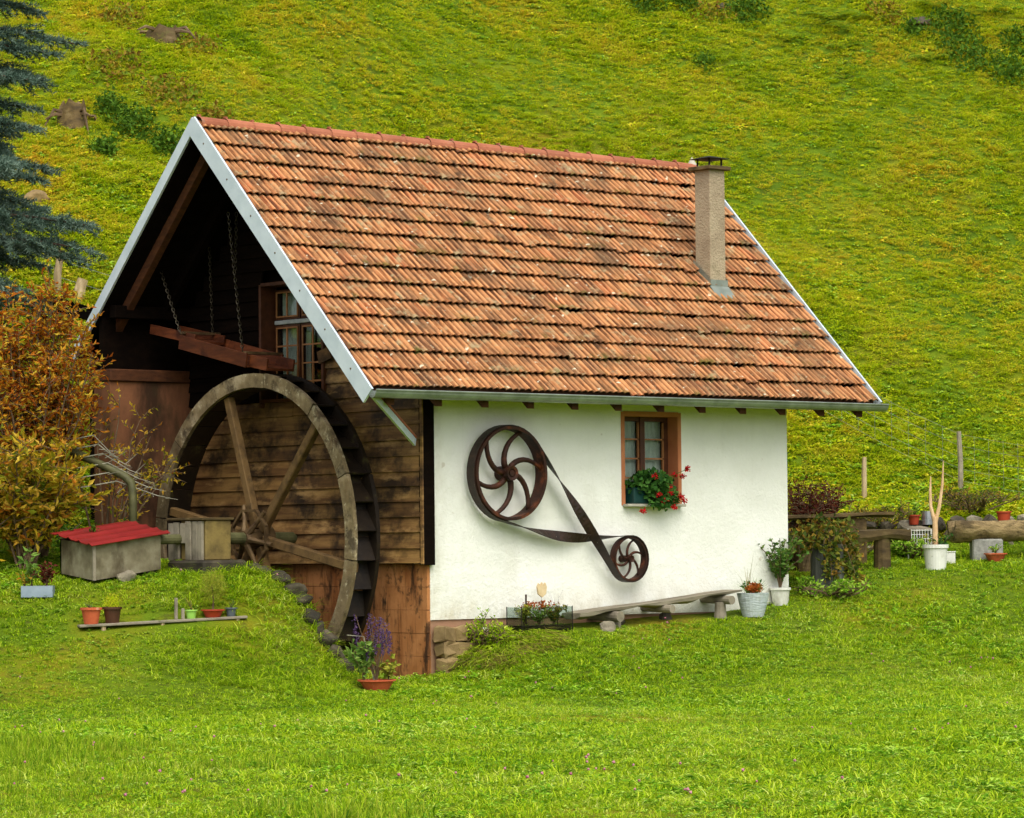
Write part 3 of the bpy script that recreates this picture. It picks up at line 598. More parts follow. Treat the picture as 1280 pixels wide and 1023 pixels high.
# ridge caps
rc = MB(); n = 10; v = []
for j in range(2):
    for k in range(n+1):
        a = PI*(-.12+1.24*k/n); rr = .115-.012*j; v.append((j*.41, -rr*math.cos(a), rr*math.sin(a)*.9))
rc.add(v, [(k, k+1, n+2+k, n+1+k) for k in range(n)], .5)
rc.box((.03, 0, .108), (.03, .05, .03)); rme = meshof(rc, 'ridge_tile', M['ridge_tile'])
for i in range(21):
    piece(rme, 'ridge_tile', roof, Matrix.Translation((ROOF_X0+.03+i*.4, RIDGE_Y, RIDGE_Z-.055+rnd(-.004, .004))) @ Matrix.Rotation(rnd(-.01, .01), 4, 'Z'))
MB().lathe((ROOF_X1-.05, RIDGE_Y, RIDGE_Z-.02), [(.001, .15), (.04, .09), (.09, 0), (.09, -.1)], 8).build('ridge_end_cap', M['sill'], roof)
# bargeboards
def barge(name, A, B, x, wdt, up, mt, th=.03):
    A = Vector(A); B = Vector(B); m = MB(); d = (B-A).normalized(); nn = XA.cross(d).normalized()
    if nn.z < 0: nn = -nn
    lo, hi = -wdt, up
    v = [A+nn*hi, B+nn*hi, B+nn*lo, A+nn*lo]; w = [p+Vector((th, 0, 0)) for p in v]
    m.add([p for p in v]+w, [(0, 1, 2, 3), (7, 6, 5, 4), (0, 4, 5, 1), (1, 5, 6, 2), (2, 6, 7, 3), (3, 7, 4, 0)], .5)
    return fixn(m.build(name, mt, house))
x0 = ROOF_X0-.035
barge('bargeboard', (x0, RIDGE_Y, RIDGE_Z+.01), (x0, -.64, 2.658-.04*SLOPE), x0, .18, .035, M['barge'])
barge('bargeboard', (x0+.002, RIDGE_Y, RIDGE_Z+.01), (x0+.002, EL[0]+.02, EL[1]-.02), x0, .10, .03, M['barge'])
barge('verge_strip', (ROOF_X1, RIDGE_Y, RIDGE_Z), (ROOF_X1, -.62, 2.64), ROOF_X1, .12, .042, M['barge'])
barge('verge_strip', (ROOF_X1, RIDGE_Y, RIDGE_Z), (ROOF_X1, EL[0], EL[1]), ROOF_X1, .12, .06, M['barge'])
# bolts on the bargeboard
for k in range(7):
    p = Vector((x0, RIDGE_Y, RIDGE_Z)).lerp(Vector((x0, -.6, 2.658)), .08+.14*k)-NRM*.06
    MB().lathe(p, [(.001, .006), (.012, .004), (.012, 0)], 6, 'X').build('bolt', M['iron'], house)
# gutter
gu = MB(); n = 8; v = []
gx0, gx1 = ROOF_X0-.02, ROOF_X1+.06
for x in (gx0, gx1):
    for k in range(n+1):
        a = PI+PI*k/n; v.append((x, -.655+.075*math.cos(a), 2.625+.085*math.sin(a)))
    for k in range(n, -1, -1):
        a = PI+PI*k/n; v.append((x, -.655+.068*math.cos(a), 2.626+.078*math.sin(a)))
q = 2*(n+1); gu.add(v, [(k, (k+1) % q, q+(k+1) % q, q+k) for k in range(q)]+[tuple(range(q-1, -1, -1)), tuple(range(q, 2*q))], .5)
gu.tube([(gx0, -.733, 2.628), (gx1, -.733, 2.628)], .011, 6)
fixn(gu.build('gutter', M['zinc'], house))
MB().box(((ROOF_X0+ROOF_X1)/2, -.545, 2.63), (ROOF_X1-ROOF_X0-.08, .025, .13)).build('fascia', M['rafter'], house)
for i in range(12):
    x = ROOF_X0+.35+i*.71; m = MB()
    m.prism([(-.53, 2.47), (-.53, 2.56), (-.03, 3.06), (.0, 3.03), (.0, 2.92)], 0, x-.055, x+.055)
    fixn(m.build('rafter_tail', M['rafter'], house))
# rafters seen under the gable overhang
for x in (-1.05, -.45):
    m = MB(); A = offl(RIDGE_Y+.05, RIDGE_Z-.05, .11); B = offl(EL[0]-.15, EL[1]+.15, .11)
    m.bar((x, A[0], A[1]-.06), (x, B[0], B[1]-.06), .1, .13, up=(0, 0, 1)).build('rafter', M['rafter' if x < -1 else 'dark_wood'], house)
    m = MB(); A = off(RIDGE_Y-.05, RIDGE_Z-.05, .11); B = off(-.3, 2.95, .11)
    m.bar((x, A[0], A[1]-.06), (x, B[0], B[1]-.06), .1, .13).build('rafter', M['dark_wood'], house)
for y, z in ((RIDGE_Y, 5.74), (4.62, 3.82)):
    MB().box((-.5, y, z), (1.55, .14, .16), ch=.01).build('purlin', M['dark_wood'], house)
# diagonal white end board below the left end of the gutter
m = MB().bar((-1.3, -.58, 2.58), (-.2, .02, 2.07), .03, .085); m.build('spout_board', M['barge'], house)
MB().bar((-1.25, -.55, 2.62), (-.19, .03, 2.13), .05, .03).build('spout_edge', M['ridge_tile'], house)

# chimney
chm = MB(); cx0, cx1, cy0, cy1 = 5.53, 5.81, .88, 1.16
chm.box(((cx0+cx1)/2, (cy0+cy1)/2, 4.78), (cx1-cx0, cy1-cy0, 1.9), ch=.008)
chm = chm.build('chimney', M['chimney'], house); cxm, cym = (cx0+cx1)/2, (cy0+cy1)/2
m = MB(); m.box((cxm, cym, 5.75), (.40, .40, .05), ch=.006); m.build('chimney_cap', M['bench_wood'], chm)
m = MB()
for sx in (-1, 1):
    for sy in (-1, 1): m.box((cxm+sx*.11, cym+sy*.11, 5.825), (.018, .018, .1))
m.build('cap_legs', M['black'], chm)
m = MB(); m.add([(cxm-.2, cym-.2, 5.875), (cxm+.2, cym-.2, 5.875), (cxm+.2, cym+.2, 5.875), (cxm-.2, cym+.2, 5.875), (cxm, cym, 5.925)], [(0, 1, 4), (1, 2, 4), (2, 3, 4), (3, 0, 4), (3, 2, 1, 0)]); m.build('rain_hood', M['black'], chm)
zr = lambda y: 2.658+(y+.6)*SLOPE
m = MB(); e = .018
m.add([(cx0-e, cy0-e, zr(cy0)-.0), (cx1+e, cy0-e, zr(cy0)-.0), (cx1+e, cy0-e, zr(cy0)+.13), (cx0-e, cy0-e, zr(cy0)+.13),
       (cx0-e, cy1+e, zr(cy1)), (cx0-e, cy1+e, zr(cy1)+.13), (cx1+e, cy1+e, zr(cy1)), (cx1+e, cy1+e, zr(cy1)+.13)],
      [(0, 1, 2, 3), (4, 0, 3, 5), (1, 6, 7, 2)], .5)
y2 = cy0-.16; m.add([(cx0-.03, cy0-e, zr(cy0)+.045), (cx1+.03, cy0-e, zr(cy0)+.045), (cx1+.03, y2, zr(y2)+.045), (cx0-.03, y2, zr(y2)+.045)], [(0, 3, 2, 1)], .5)
m.build('flashing', M['zinc'], chm)

# ------------------------------------------------------------------ the water wheel
HUB = Vector((-.72, 2.43, .975)); RW = 1.995; XF, XB = -.75, -.41
ww_ = thing('waterwheel', 'large overshot wooden waterwheel mounted against the mill gable', 'waterwheel', (HUB.x, HUB.y, -1.02))
def ring_seg(x, a0, a1, ri, ro, th, n=5):
    m = MB(); v = []
    for q in (x-th/2, x+th/2):
        for k in range(n+1):
            a = a0+(a1-a0)*k/n
            for r_ in (ri, ro): v.append((q, HUB.y+r_*math.cos(a), HUB.z+r_*math.sin(a)))
    w = 2*(n+1); f = []
    for k in range(n):
        b = 2*k; f += [(b, b+1, b+3, b+2), (w+b, w+b+2, w+b+3, w+b+1), (b, b+2, w+b+2, w+b), (b+1, w+b+1, w+b+3, b+3)]
    f += [(0, w, w+1, 1), (2*n, 2*n+1, w+2*n+1, w+2*n)]
    m.add(v, f); return m
for x in (XF, XB):
    for k in range(12):
        a = math.radians(8)+k*PI/6
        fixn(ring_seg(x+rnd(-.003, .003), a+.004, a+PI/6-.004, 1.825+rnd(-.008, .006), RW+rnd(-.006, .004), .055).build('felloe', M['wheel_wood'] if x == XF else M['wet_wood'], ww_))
for k in range(36):
    a = k*PI/18
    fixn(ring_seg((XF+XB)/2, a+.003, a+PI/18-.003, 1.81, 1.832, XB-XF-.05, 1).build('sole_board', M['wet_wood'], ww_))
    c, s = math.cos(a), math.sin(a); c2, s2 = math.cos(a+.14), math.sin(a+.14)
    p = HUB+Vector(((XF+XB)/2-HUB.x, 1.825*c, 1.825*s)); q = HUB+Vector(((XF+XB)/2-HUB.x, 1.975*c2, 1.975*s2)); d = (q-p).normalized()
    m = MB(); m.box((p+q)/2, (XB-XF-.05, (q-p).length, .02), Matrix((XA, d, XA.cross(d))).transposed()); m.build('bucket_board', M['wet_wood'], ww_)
for k in range(6):
    a = math.radians(49+60*k); d = Vector((0, math.cos(a), math.sin(a)))
    # y runs away to the left, so the angle is measured from -y
    d.y = -d.y
    m = MB(); m.bar(HUB+Vector((.06, 0, 0))+d*.12, HUB+Vector((.06, 0, 0))+d*1.9, .11, .10, up=(1, 0, 0), ch=.012); m.build('spoke', M['spoke'], ww_)
m = MB(); m.lathe(HUB+Vector((.1, 0, 0)), [(.001, .28), (.09, .28), (.11, .22), (.11, .0), (.16, -.02), (.16, -.1), (.001, -.1)], 16, 'X'); m.build('hub', M['iron'], ww_, smooth=False)
m = MB(); pts = []
for k in range(8):
    a = 2*PI*(k+.5)/8; pts.append(HUB+Vector((-.08, .36*math.cos(a), .36*math.sin(a))))
for k in range(8): m.bar(pts[k], pts[(k+1) % 8], .03, .045, up=(1, 0, 0))
m.build('hub_ring', M['iron'], ww_)
for k in range(6):
    a = math.radians(49+60*k); d = Vector((0, -math.cos(a), math.sin(a)))
    m = MB(); m.tube([HUB+Vector((-.14, 0, 0))+d*.08, HUB+Vector((-.10, 0, 0))+d*.22, HUB+Vector((-.06, 0, 0))+d*.42], [.045, .03, .028], 7); m.build('hub_arm', M['iron'], ww_)
m = MB(); m.tube([(-1.62, HUB.y, HUB.z), (.1, HUB.y, HUB.z)], .072, 14); m.build('axle', M['pipe'], ww_, smooth=False)
m = MB(); m.tube([(-2.3, HUB.y, HUB.z-.01), (-1.6, HUB.y, HUB.z)], .06, 12); m.build('axle_end', M['pipe'], ww_)

# bearing box on the axle
bb = thing('bearing_box', 'small plank and concrete bearing box around the wheel axle', 'box', (-1.8, 2.42, H(-1.8, 2.3)))
zb0 = .72
MB().box((-1.615, 2.2, zb0+.235), (.37, .5, .47), ch=.012).build('concrete_block', M['concrete'], bb)
for i, (y, h, dz) in enumerate(((2.60, .44, .0), (2.50, .44, .01), (2.24, .46, .0), (2.36, .24, .2))):
    MB().box((-1.825-.012*(i == 2), y, zb0+dz+h/2), (.035, .105, h), ch=.005).build('plank', M['grey_wood'], bb)
for y in (2.02, 2.12): MB().box((-1.825, y, zb0+.23), (.035, .09, .46), ch=.005).build('plank', M['grey_wood'], bb)
MB().box((-1.63, 2.3, zb0+.487), (.46, .74, .03), ch=.005).build('lid', M['bench_wood'], bb)
MB().box((-1.62, 2.2, zb0-.1), (.6, .75, .2), ch=.03).build('footing', M['darkstone'], bb)

# grey box with the red corrugated roof
rb = thing('machine_housing', 'grey board box with red corrugated metal roof beside the bearing box', 'box', (-2.67, 2.64, .45))
BX0, BX1, BY0, BY1 = -3.14, -2.2, 2.30, 3.0
tz = lambda x, y: .13*(x-BX0)+.12*(y-BY0)
def panel(name, p, q, z0, z1, th=.025, mt='boxwood'):
    m = MB(); a = Vector((*p, 0)); b = Vector((*q, 0)); d = (b-a).normalized(); n = Vector((-d.y, d.x, 0))*th
    v = []
    for w in (a, b, b+n, a+n): v.append((w.x, w.y, z0+tz(w.x, w.y)))
    for w in (a, b, b+n, a+n): v.append((w.x, w.y, z1+tz(w.x, w.y)))
    m.add(v, [(3, 2, 1, 0), (4, 5, 6, 7), (0, 1, 5, 4), (1, 2, 6, 5), (2, 3, 7, 6), (3, 0, 4, 7)]); return m.build(name, M[mt], rb)
panel('side_panel', (BX0, BY0), (BX1, BY0), .50, .90); panel('side_panel', (BX1, BY0+.03), (BX1, BY1), .50, .90)
panel('side_panel', (BX1, BY1), (BX0, BY1), .50, .90); panel('side_panel', (BX0, BY1), (BX0, BY0+.03), .50, .90)
MB().box((BX0+.0, BY0-.004, .71), (.035, .02, .42)).build('corner_strip', M['grey_wood'], rb)
m = MB(); n = 32; v = []
for (x, dz) in ((BX0-.08, 0), (BX1+.09, .0)):
    for i in range(n+1):
        y = BY0-.07+(BY1-BY0+.16)*i/n; ph = (i % 8)/8; z = .022*max(0, 1-abs(ph-.25)*5)
        v.append((x, y, .915+tz(x, y)+z+.05*(i/n)))
m.add(v, [(i, i+1, n+2+i, n+1+i) for i in range(n)], .5); sh = m.build('corrugated_roof', M['red_sheet'], rb)
so = sh.modifiers.new('thick', 'SOLIDIFY'); so.thickness = .006

def rock(c, r, mt, name='stone', parent=None, sub=1, seed=None):
    import bmesh
    b = bmesh.new(); bmesh.ops.create_icosphere(b, subdivisions=sub+1, radius=1)
    rr = random.Random(seed if seed is not None else random.random()); e = Euler((rr.uniform(0, 6), rr.uniform(0, 6), rr.uniform(0, 6))).to_matrix()
    pl = [(Vector((rr.gauss(0, 1), rr.gauss(0, 1), rr.gauss(0, 1))).normalized(), rr.uniform(.5, .8)) for _ in range(11)]
    ph = [rr.uniform(0, 6) for _ in range(6)]; v = []
    for q in b.verts:
        p = e @ q.co
        for n, d in pl:
            k = p.dot(n)
            if k > d: p = p-n*(k-d)
        p = p*(1+.05*math.sin(p.x*5+ph[0])+.05*math.sin(p.y*6+ph[1])+.04*math.sin(p.z*9+ph[2])+.025*math.sin(p.x*15+p.y*13+ph[3]))
        v.append((p.x*r[0]+c[0], p.y*r[1]+c[1], p.z*r[2]+c[2]))
    b.verts.ensure_lookup_table(); f = [tuple(q.index for q in fa.verts) for fa in b.faces]; b.free()
    return MB().add(v, f, rr.random()).build(name, M[mt], parent, smooth=sub > 1)
for i, (x, y, r) in enumerate(((-2.75, 2.22, .09), (-2.95, 2.55, .1), (-2.3, 2.4, .1))):
    tag(rock((x, y, H(x, y)+.05), (r*1.4, r, .09), 'stone', 'support_stone'), ['pale stone propping the front of the red roofed box', 'stone under the corner of the red roofed box', 'stone under the axle end of the red roofed box'][i], 'stone')

# hanging flume above the wheel
fl = thing('water_flume', 'red brown wooden water flume hanging from chains under the gable', 'flume', (-.5, 3.3, 3.1))
def trough(y0, z0, y1, z1, xa, xb, h, nm):
    for x in (xa, xb): MB().bar((x, y0, z0), (x, y1, z1), .03, h, up=(0, 0, 1), ch=.004).build(nm, M['flume'], fl)
    MB().bar(((xa+xb)/2, y0, z0-h/2+.02), ((xa+xb)/2, y1, z1-h/2+.02), xb-xa-.032, .03).build('bottom_board', M['flume'], fl)
trough(4.55, 3.62, 3.60, 3.44, -.74, -.30, .12, 'side_board')
trough(3.86, 3.42, 2.48, 3.125, -.79, -.25, .175, 'side_board')
trough(2.50, 3.125, 2.16, 3.06, -.72, -.32, .15, 'side_board')
MB().bar((-.8, 2.52, 3.22), (-.22, 2.52, 3.22), .05, .035, ch=.004).build('crossbar', M['iron'], fl); MB().bar((-.8, 3.8, 3.53), (-.22, 3.8, 3.53), .05, .035, ch=.004).build('crossbar', M['iron'], fl)
def chain(p, q):
    p = Vector(p); q = Vector(q); L = (q-p).length; n = int(L/.045); d = (q-p).normalized(); o = d.orthogonal().normalized(); w = d.cross(o); m = MB()
    for i in range(n):
        c = p+d*(i+.5)*L/n; a = o if i % 2 else w; r1, r2 = .032, .015
        m.tube([c+d*r1*.9-a*r2*.5, c+d*r1*.9+a*r2*.5, c+d*r1*.4+a*r2, c-d*r1*.4+a*r2, c-d*r1*.9+a*r2*.5, c-d*r1*.9-a*r2*.5, c-d*r1*.4-a*r2, c+d*r1*.4-a*r2, c+d*r1*.9-a*r2*.5], .0055, 4, cap=False)
    m.build('chain', M['chain'], fl)
chain((-.79, 4.30, 4.42), (-.79, 3.84, 3.52)); chain((-.3, 3.90, 4.62), (-.3, 3.84, 3.52))
chain((-.79, 2.84, 4.95), (-.79, 2.56, 3.24)); chain((-.70, 2.79, 4.95), (-.70, 2.82, 4.25))

# feed channel coming down from the hill
fc = thing('feed_channel', 'dark wooden water channel running from the hill to the mill roof', 'channel', (-.6, 6.6, 3.0))
for dx, h, w in ((0, .11, .03), (.3, .11, .03)): MB().bar((-.75+dx, 7.35, 4.19), (-.75+dx, 5.0, 3.66), w, h).build('side_board', M['dark_wood'], fc)
MB().bar((-.6, 7.35, 4.13), (-.6, 5.0, 3.60), .27, .03).build('bottom_board', M['dark_wood'], fc)
for y in (7.2, 6.0): MB().box((-.6, y, (3.5+H(-.6, y)-.2)/2+.2*(y-5)/2), (.1, .1, 3.5-H(-.6, y)+.2+.2*(y-5))).build('trestle_post', M['dark_wood'], fc)

# bent pipe by the side wall
m = MB(); pp = [(-2.30, 4.0, 2.05), (-2.0, 3.62, 1.83), (-1.90, 3.47, 1.74), (-1.85, 3.40, 1.66), (-1.84, 3.38, 1.5), (-1.84, 3.38, .6)]
m.tube(pp, .05, 12); pipe = tag(m.build('bent_pipe', M['pipe'], smooth=True), 'mossy bent metal pipe standing in front of the brown side wall', 'pipe')

# ------------------------------------------------------------------ pulleys and crossed belt on the white wall
def pulley(name, label, cx, cz, R, yb, yf, arms, aw, a0):
    t = thing(name, label, 'pulley', (cx, 0, cz-R), None)
    m = MB(); ti = R*.05+.008
    m.lathe((cx, 0, cz), [(R, -yb), (R+.004, -(yb+yf)/2), (R, -yf), (R-ti, -yf), (R-ti, -yb), (R, -yb)], 56, 'Y'); fixn(m.build('rim', M['rust'], t, smooth=False))
    hb = MB(); ym = (yb+yf)/2; hr = R*.155
    hb.lathe((cx, 0, cz), [(.001, -yf-.02), (hr*.6, -yf-.02), (hr*.6, -yf), (hr, -yf+.01), (hr, 0), (.001, 0)], 20, 'Y'); fixn(hb.build('hub', M['rust'], t))
    for k in range(arms):
        b = a0+2*PI*k/arms; path = []; rad = []
        for i in range(9):
            u = i/8; r_ = hr*.8+(R-ti*.6-hr*.8)*u; a = b-.95*u
            path.append((cx+r_*math.cos(a), ym, cz+r_*math.sin(a))); rad.append(aw*(1.25-.45*u))
        m = MB(); m.tube(path, rad, 8); m.build('curved_arm', M['rust'], t, smooth=True)
    m = MB(); m.tube([(cx, .05, cz), (cx, yf, cz)], hr*.45, 10); m.build('axle_stub', M['rust'], t)
    return t
P1 = (1.09, 1.715, .56); P2 = (3.05, .682, .272)
pulley('pulley', 'large rusty iron pulley with six curved arms on the white wall', P1[0], P1[1], P1[2], -.05, -.23, 6, .031, PI)
pulley('pulley', 'small rusty iron pulley with curved arms low on the white wall', P2[0], P2[1], P2[2], -.09, -.19, 6, .015, PI)
m = MB(); v = []; w = .062; R1, R2 = P1[2]+.012, P2[2]+.012
dv = Vector((P2[0]-P1[0], P2[1]-P1[1])); dl = dv.length; th = math.atan2(dv.y, dv.x); be = math.acos((R1+R2)/dl)
path = []   # (x, z, roll angle, y)
for i in range(25):
    a = th+be+(2*PI-2*be)*i/24; path.append((P1[0]+R1*math.cos(a), P1[1]+R1*math.sin(a), 0, a, 0))
def strap(a, b, n, sag, y, sgn):
    q = []
    for i in range(1, n):
        u = i/n; k = 3*u*u-2*u**3; q.append((a[0]+(b[0]-a[0])*u, a[1]+(b[1]-a[1])*u-sag*math.sin(PI*u), PI*k*sgn, None, y*math.sin(PI*u)))
    return q
pa = th-be; pb = th-be+PI
s1 = strap((P1[0]+R1*math.cos(th-be), P1[1]+R1*math.sin(th-be)), (P2[0]+R2*math.cos(pb), P2[1]+R2*math.sin(pb)), 18, .10, .035, 1)
arc2 = []
for i in range(19):
    a = pb-(2*PI-2*be)*i/18; arc2.append((P2[0]+R2*math.cos(a), P2[1]+R2*math.sin(a), PI, a+PI, 0))
s2 = strap((P2[0]+R2*math.cos(th+be+PI), P2[1]+R2*math.sin(th+be+PI)), (P1[0]+R1*math.cos(th+be), P1[1]+R1*math.sin(th+be)), 18, .0, -.035, 1)
full = path+s1+arc2+s2; n = len(full); v = []
for i in range(n):
    p = full[i]; a = full[i-1]; b = full[(i+1) % n]; tx, tz2 = b[0]-a[0], b[1]-a[1]; L = math.hypot(tx, tz2); tx /= L; tz2 /= L
    nx, nz = tz2, -tx; ro = p[2]
    if i >= len(path)+len(s1)+len(arc2): ro += PI
    wd = Vector((nx*math.sin(ro), -math.cos(ro), nz*math.sin(ro))); nn = Vector((nx*math.cos(ro), math.sin(ro), nz*math.cos(ro)))
    c = Vector((p[0], -.14+p[4], p[1]))
    for sw_, sn in ((-1, -1), (1, -1), (1, 1), (-1, 1)): v.append(c+wd*w*sw_+nn*.005*sn)
f = []
for i in range(n-1):
    for k in range(4): f.append((4*i+k, 4*i+(k+1) % 4, 4*(i+1)+(k+1) % 4, 4*(i+1)+k))
for k in range(4): f.append((4*(n-1)+k, 4*(n-1)+(k+1) % 4, (k+1) % 4, k))
m.add(v, f, .5); bl = fixn(m.build('drive_belt', M['belt'])); tag(bl, 'dark crossed leather drive belt joining the two pulleys on the white wall', 'belt')

# ------------------------------------------------------------------ pots and plants
def pot(name, label, x, y, z, r0, r1, h, mt, cat='flower pot', group=None, rim=.012, part='pot'):
    t = thing(name, label, cat, (x, y, z), group); m = MB()
    pr = [(.001, 0), (r0, 0), (r0+(r1-r0)*.85, h*.85), (r1+rim, h*.86), (r1+rim, h), (r1-.008, h), (r1-.014, h*.8), (.001, h*.8)] if rim else \
         [(.001, 0), (r0, 0), ((r0+r1)/2*1.03, h*.5), (r1, h), (r1-.01, h), (r1-.02, h*.86), (.001, h*.86)]
    m.lathe((x, y, z), pr, 24); fixn(m.build(part, M[mt], t))
    MB().lathe((x, y, z), [(.001, h*.84+.012), (r1*.9, h*.84)], 14).build('soil', M['soil'], t)
    return t
def sprig(t, x, y, z, n, h, spread, leafn, lsize, mt, stem='twig', asp=.5, name='plant', sr=.004, stemname='stem', up=.2):
    """leafy stems rising from (x, y, z)"""
    ms = MB(); ml = MB(); PP = []; DD = []
    for i in range(n):
        a = rnd(0, 2*PI); k = spread*math.sqrt(random.random()); hh = h*rnd(.6, 1)
        path = [Vector((x, y, z))+Vector((math.cos(a)*k*u*u*1.0+rnd(-.01, .01), math.sin(a)*k*u*u+rnd(-.01, .01), hh*u)) for u in (0, .33, .66, 1)]
        ms.tube(path, [sr, sr*.85, sr*.7, sr*.4], 5)
        for j in range(leafn):
            u = .25+.75*random.random()**.8; q = u*3; s_ = min(int(q), 2); PP.append(path[s_].lerp(path[s_+1], q-s_)); DD.append((math.cos(rnd(0, 6.3)), math.sin(rnd(0, 6.3)), rnd(-.1, .6)))
    ms.build(stemname, M[stem], t); ml.addnp(*leaves(np.array([tuple(p) for p in PP]), lsize*(.6+.6*rng.random(len(PP))), asp, up, .2, np.array(DD))); return ml.build(name, M[mt], t)
def tufts(t, x, y, z, n, h, spread, mt, name='blades', w=.006, lean=.6):
    """arching thin blades"""
    m = MB()
    for i in range(n):
        a = rnd(0, 2*PI); k = spread*random.random(); hh = h*rnd(.5, 1); b = rnd(0, .3)*spread; sx, sy = -math.sin(a)*w, math.cos(a)*w; v = []
        for j in range(4):
            u = j/3; px = x+math.cos(a)*(b+k*u*u); py = y+math.sin(a)*(b+k*u*u); pz = z+hh*(u-lean*.4*u*u*k/max(spread, .01)); ww2 = 1-u*.9
            v += [(px-sx*ww2, py-sy*ww2, pz), (px+sx*ww2, py+sy*ww2, pz)]
        m.add(v, [(0, 1, 3, 2), (2, 3, 5, 4), (4, 5, 7, 6)])
    return m.build(name, M[mt], t)

# plank shelf with pots on the bank
sa = Vector((-3.97, 1.39, .005)); sb_ = Vector((-2.25, .57, .08)); sdir = (sb_-sa).normalized()
sh = thing('plank_shelf', 'low weathered plank shelf on pegs standing on the grass bank', 'shelf', (-3.1, .98, H(-3.1, .98)))
MB().bar(sa, sb_, .2, .03, ch=.006).build('board', M['grey_wood'], sh)
for u in (.15, .5, .95):
    p = sa.lerp(sb_, u)+Vector((-.04, -.05, 0)); g = min(H(p.x, p.y), p.z-.1); MB().box((p.x, p.y, (p.z+g-.1)/2), (.045, .045, p.z-g+.08), ch=.005).build('peg', M['post_wood'], sh)
def onshelf(u): p = sa.lerp(sb_, u); return p.x, p.y, p.z+.015
x, y, z = onshelf(.075); t = pot('flower_pot', 'bright orange plastic flower pot with seedlings on plank shelf', x, y, z, .078, .112, .185, 'terracotta'); sprig(t, x, y, z+.16, 6, .09, .08, 5, .03, 'lf_basil')
x, y, z = onshelf(.20); t = pot('flower_pot', 'dark brown pot with a round tuft on plank shelf', x, y, z, .075, .1, .18, 'brown_pot')
ml = MB(); ml.addnp(*leaves(ball(420, (x, y, z+.23), (.09, .09, .1), .2), .035, .18)); ml.build('tuft', M['lf_hill'], t)
x, y, z = onshelf(.60); b_ = thing('small_stake', 'two short grey wooden stakes standing on plank shelf', 'stake', (x, y, z))
for dx in (-.03, .03): MB().box((x+dx, y-dx*.8, z+.09-dx), (.032, .03, .18-dx*2), ch=.004).build('stake', M['grey_wood'], b_)
x, y, z = onshelf(.67); t = pot('flower_pot', 'light green plastic pot on plank shelf', x, y, z, .048, .06, .1, 'green_pot'); sprig(t, x, y, z+.08, 5, .16, .07, 6, .035, 'lf_lime')
x, y, z = onshelf(.80); t = pot('plant_bowl', 'shallow dark red bowl with a feathery little tree on plank shelf', x, y, z, .08, .125, .09, 'red_bowl', 'bowl', part='bowl')
MB().tube([(x, y, z+.07), (x+.01, y, z+.2), (x-.01, y, z+.36)], [.012, .009, .005], 6).build('trunk', M['twig'], t)
ml = MB(); ml.addnp(*leaves(ball(1500, (x, y, z+.36), (.16, .16, .2), .1), .05, .10, .8)); ml.build('foliage', M['lf_lime'], t)
x, y, z = onshelf(.91); t = pot('flower_pot', 'small slate grey pot on the end of plank shelf', x, y, z, .045, .06, .1, 'slate_pot'); sprig(t, x, y, z+.08, 4, .12, .06, 5, .03, 'lf_basil')

# blue-grey trough with red and green plants
x, y = -3.87, 2.36; z = H(x, y); t = thing('plant_trough', 'blue grey trough planted with dark red and green leaves', 'planter', (x, y, z))
d = Vector((RX.x, RX.y, 0)); e_ = Vector((FX.x, FX.y, 0)); Rm = Matrix((d, e_, UP)).transposed()
m = MB()
for q in (-1, 1): m.box(Vector((x, y, z+.06))+e_*.085*q, (.36, .015, .13), Rm); m.box(Vector((x, y, z+.06))+d*.172*q, (.015, .155, .13), Rm)
m.build('trough', M['trough'], t); MB().box((x, y, z+.09), (.33, .155, .03), Rm).build('soil', M['soil'], t)
sprig(t, x-.06, y+.04, z+.1, 6, .45, .08, 9, .11, 'lf_basil', asp=.45); sprig(t, x+.08, y-.06, z+.1, 12, .28, .18, 9, .07, 'lf_red', name='red_leaves'); sprig(t, x-.12, y+.1, z+.1, 6, .2, .12, 7, .06, 'lf_yellow', name='faded_leaves')

# bowl with salvia at the foot of the wheel
x, y = -1.46, -.80; z = H(x, y)
t = pot('plant_bowl', 'wide terracotta bowl with purple salvia and green leaves below the water wheel', x, y, z, .13, .205, .12, 'terracotta', 'bowl', part='bowl')
sprig(t, x-.10, y+.1, z+.1, 16, .46, .22, 16, .085, 'lf_basil', asp=.7); sprig(t, x+.12, y-.06, z+.1, 9, .30, .16, 12, .07, 'lf_lime', asp=.6, name='yellow_leaves')
m = MB(); ms = MB()
for i in range(16):
    a = rnd(0, 2*PI); k = rnd(.02, .2); bx, by = x+.0+math.cos(a)*k*1.2, y+.06+math.sin(a)*k*1.2; hh = rnd(.5, .85)
    ms.tube([(x, y, z+.1), (bx, by, z+hh)], .004, 4)
    Pq = np.stack([np.full(60, bx), np.full(60, by), z+hh*.62+hh*.38*rng.random(60)], 1)+rng.normal(size=(60, 3))*[.012, .012, 0]; m.addnp(*leaves(Pq, .028, .5))
ms.build('flower_stem', M['twig'], t); m.build('flower_spike', M['fl_purple'], t)
m = MB()
for i in range(3): m.tube([(x, y+.05, z+.1), (x-.1+.15*i, y+.1, z+.6), (x-.3+.3*i, y+.15, z+.62-.12*i)], .005, 5)
m.build('bare_shoot', M['lichen_twig'], t)

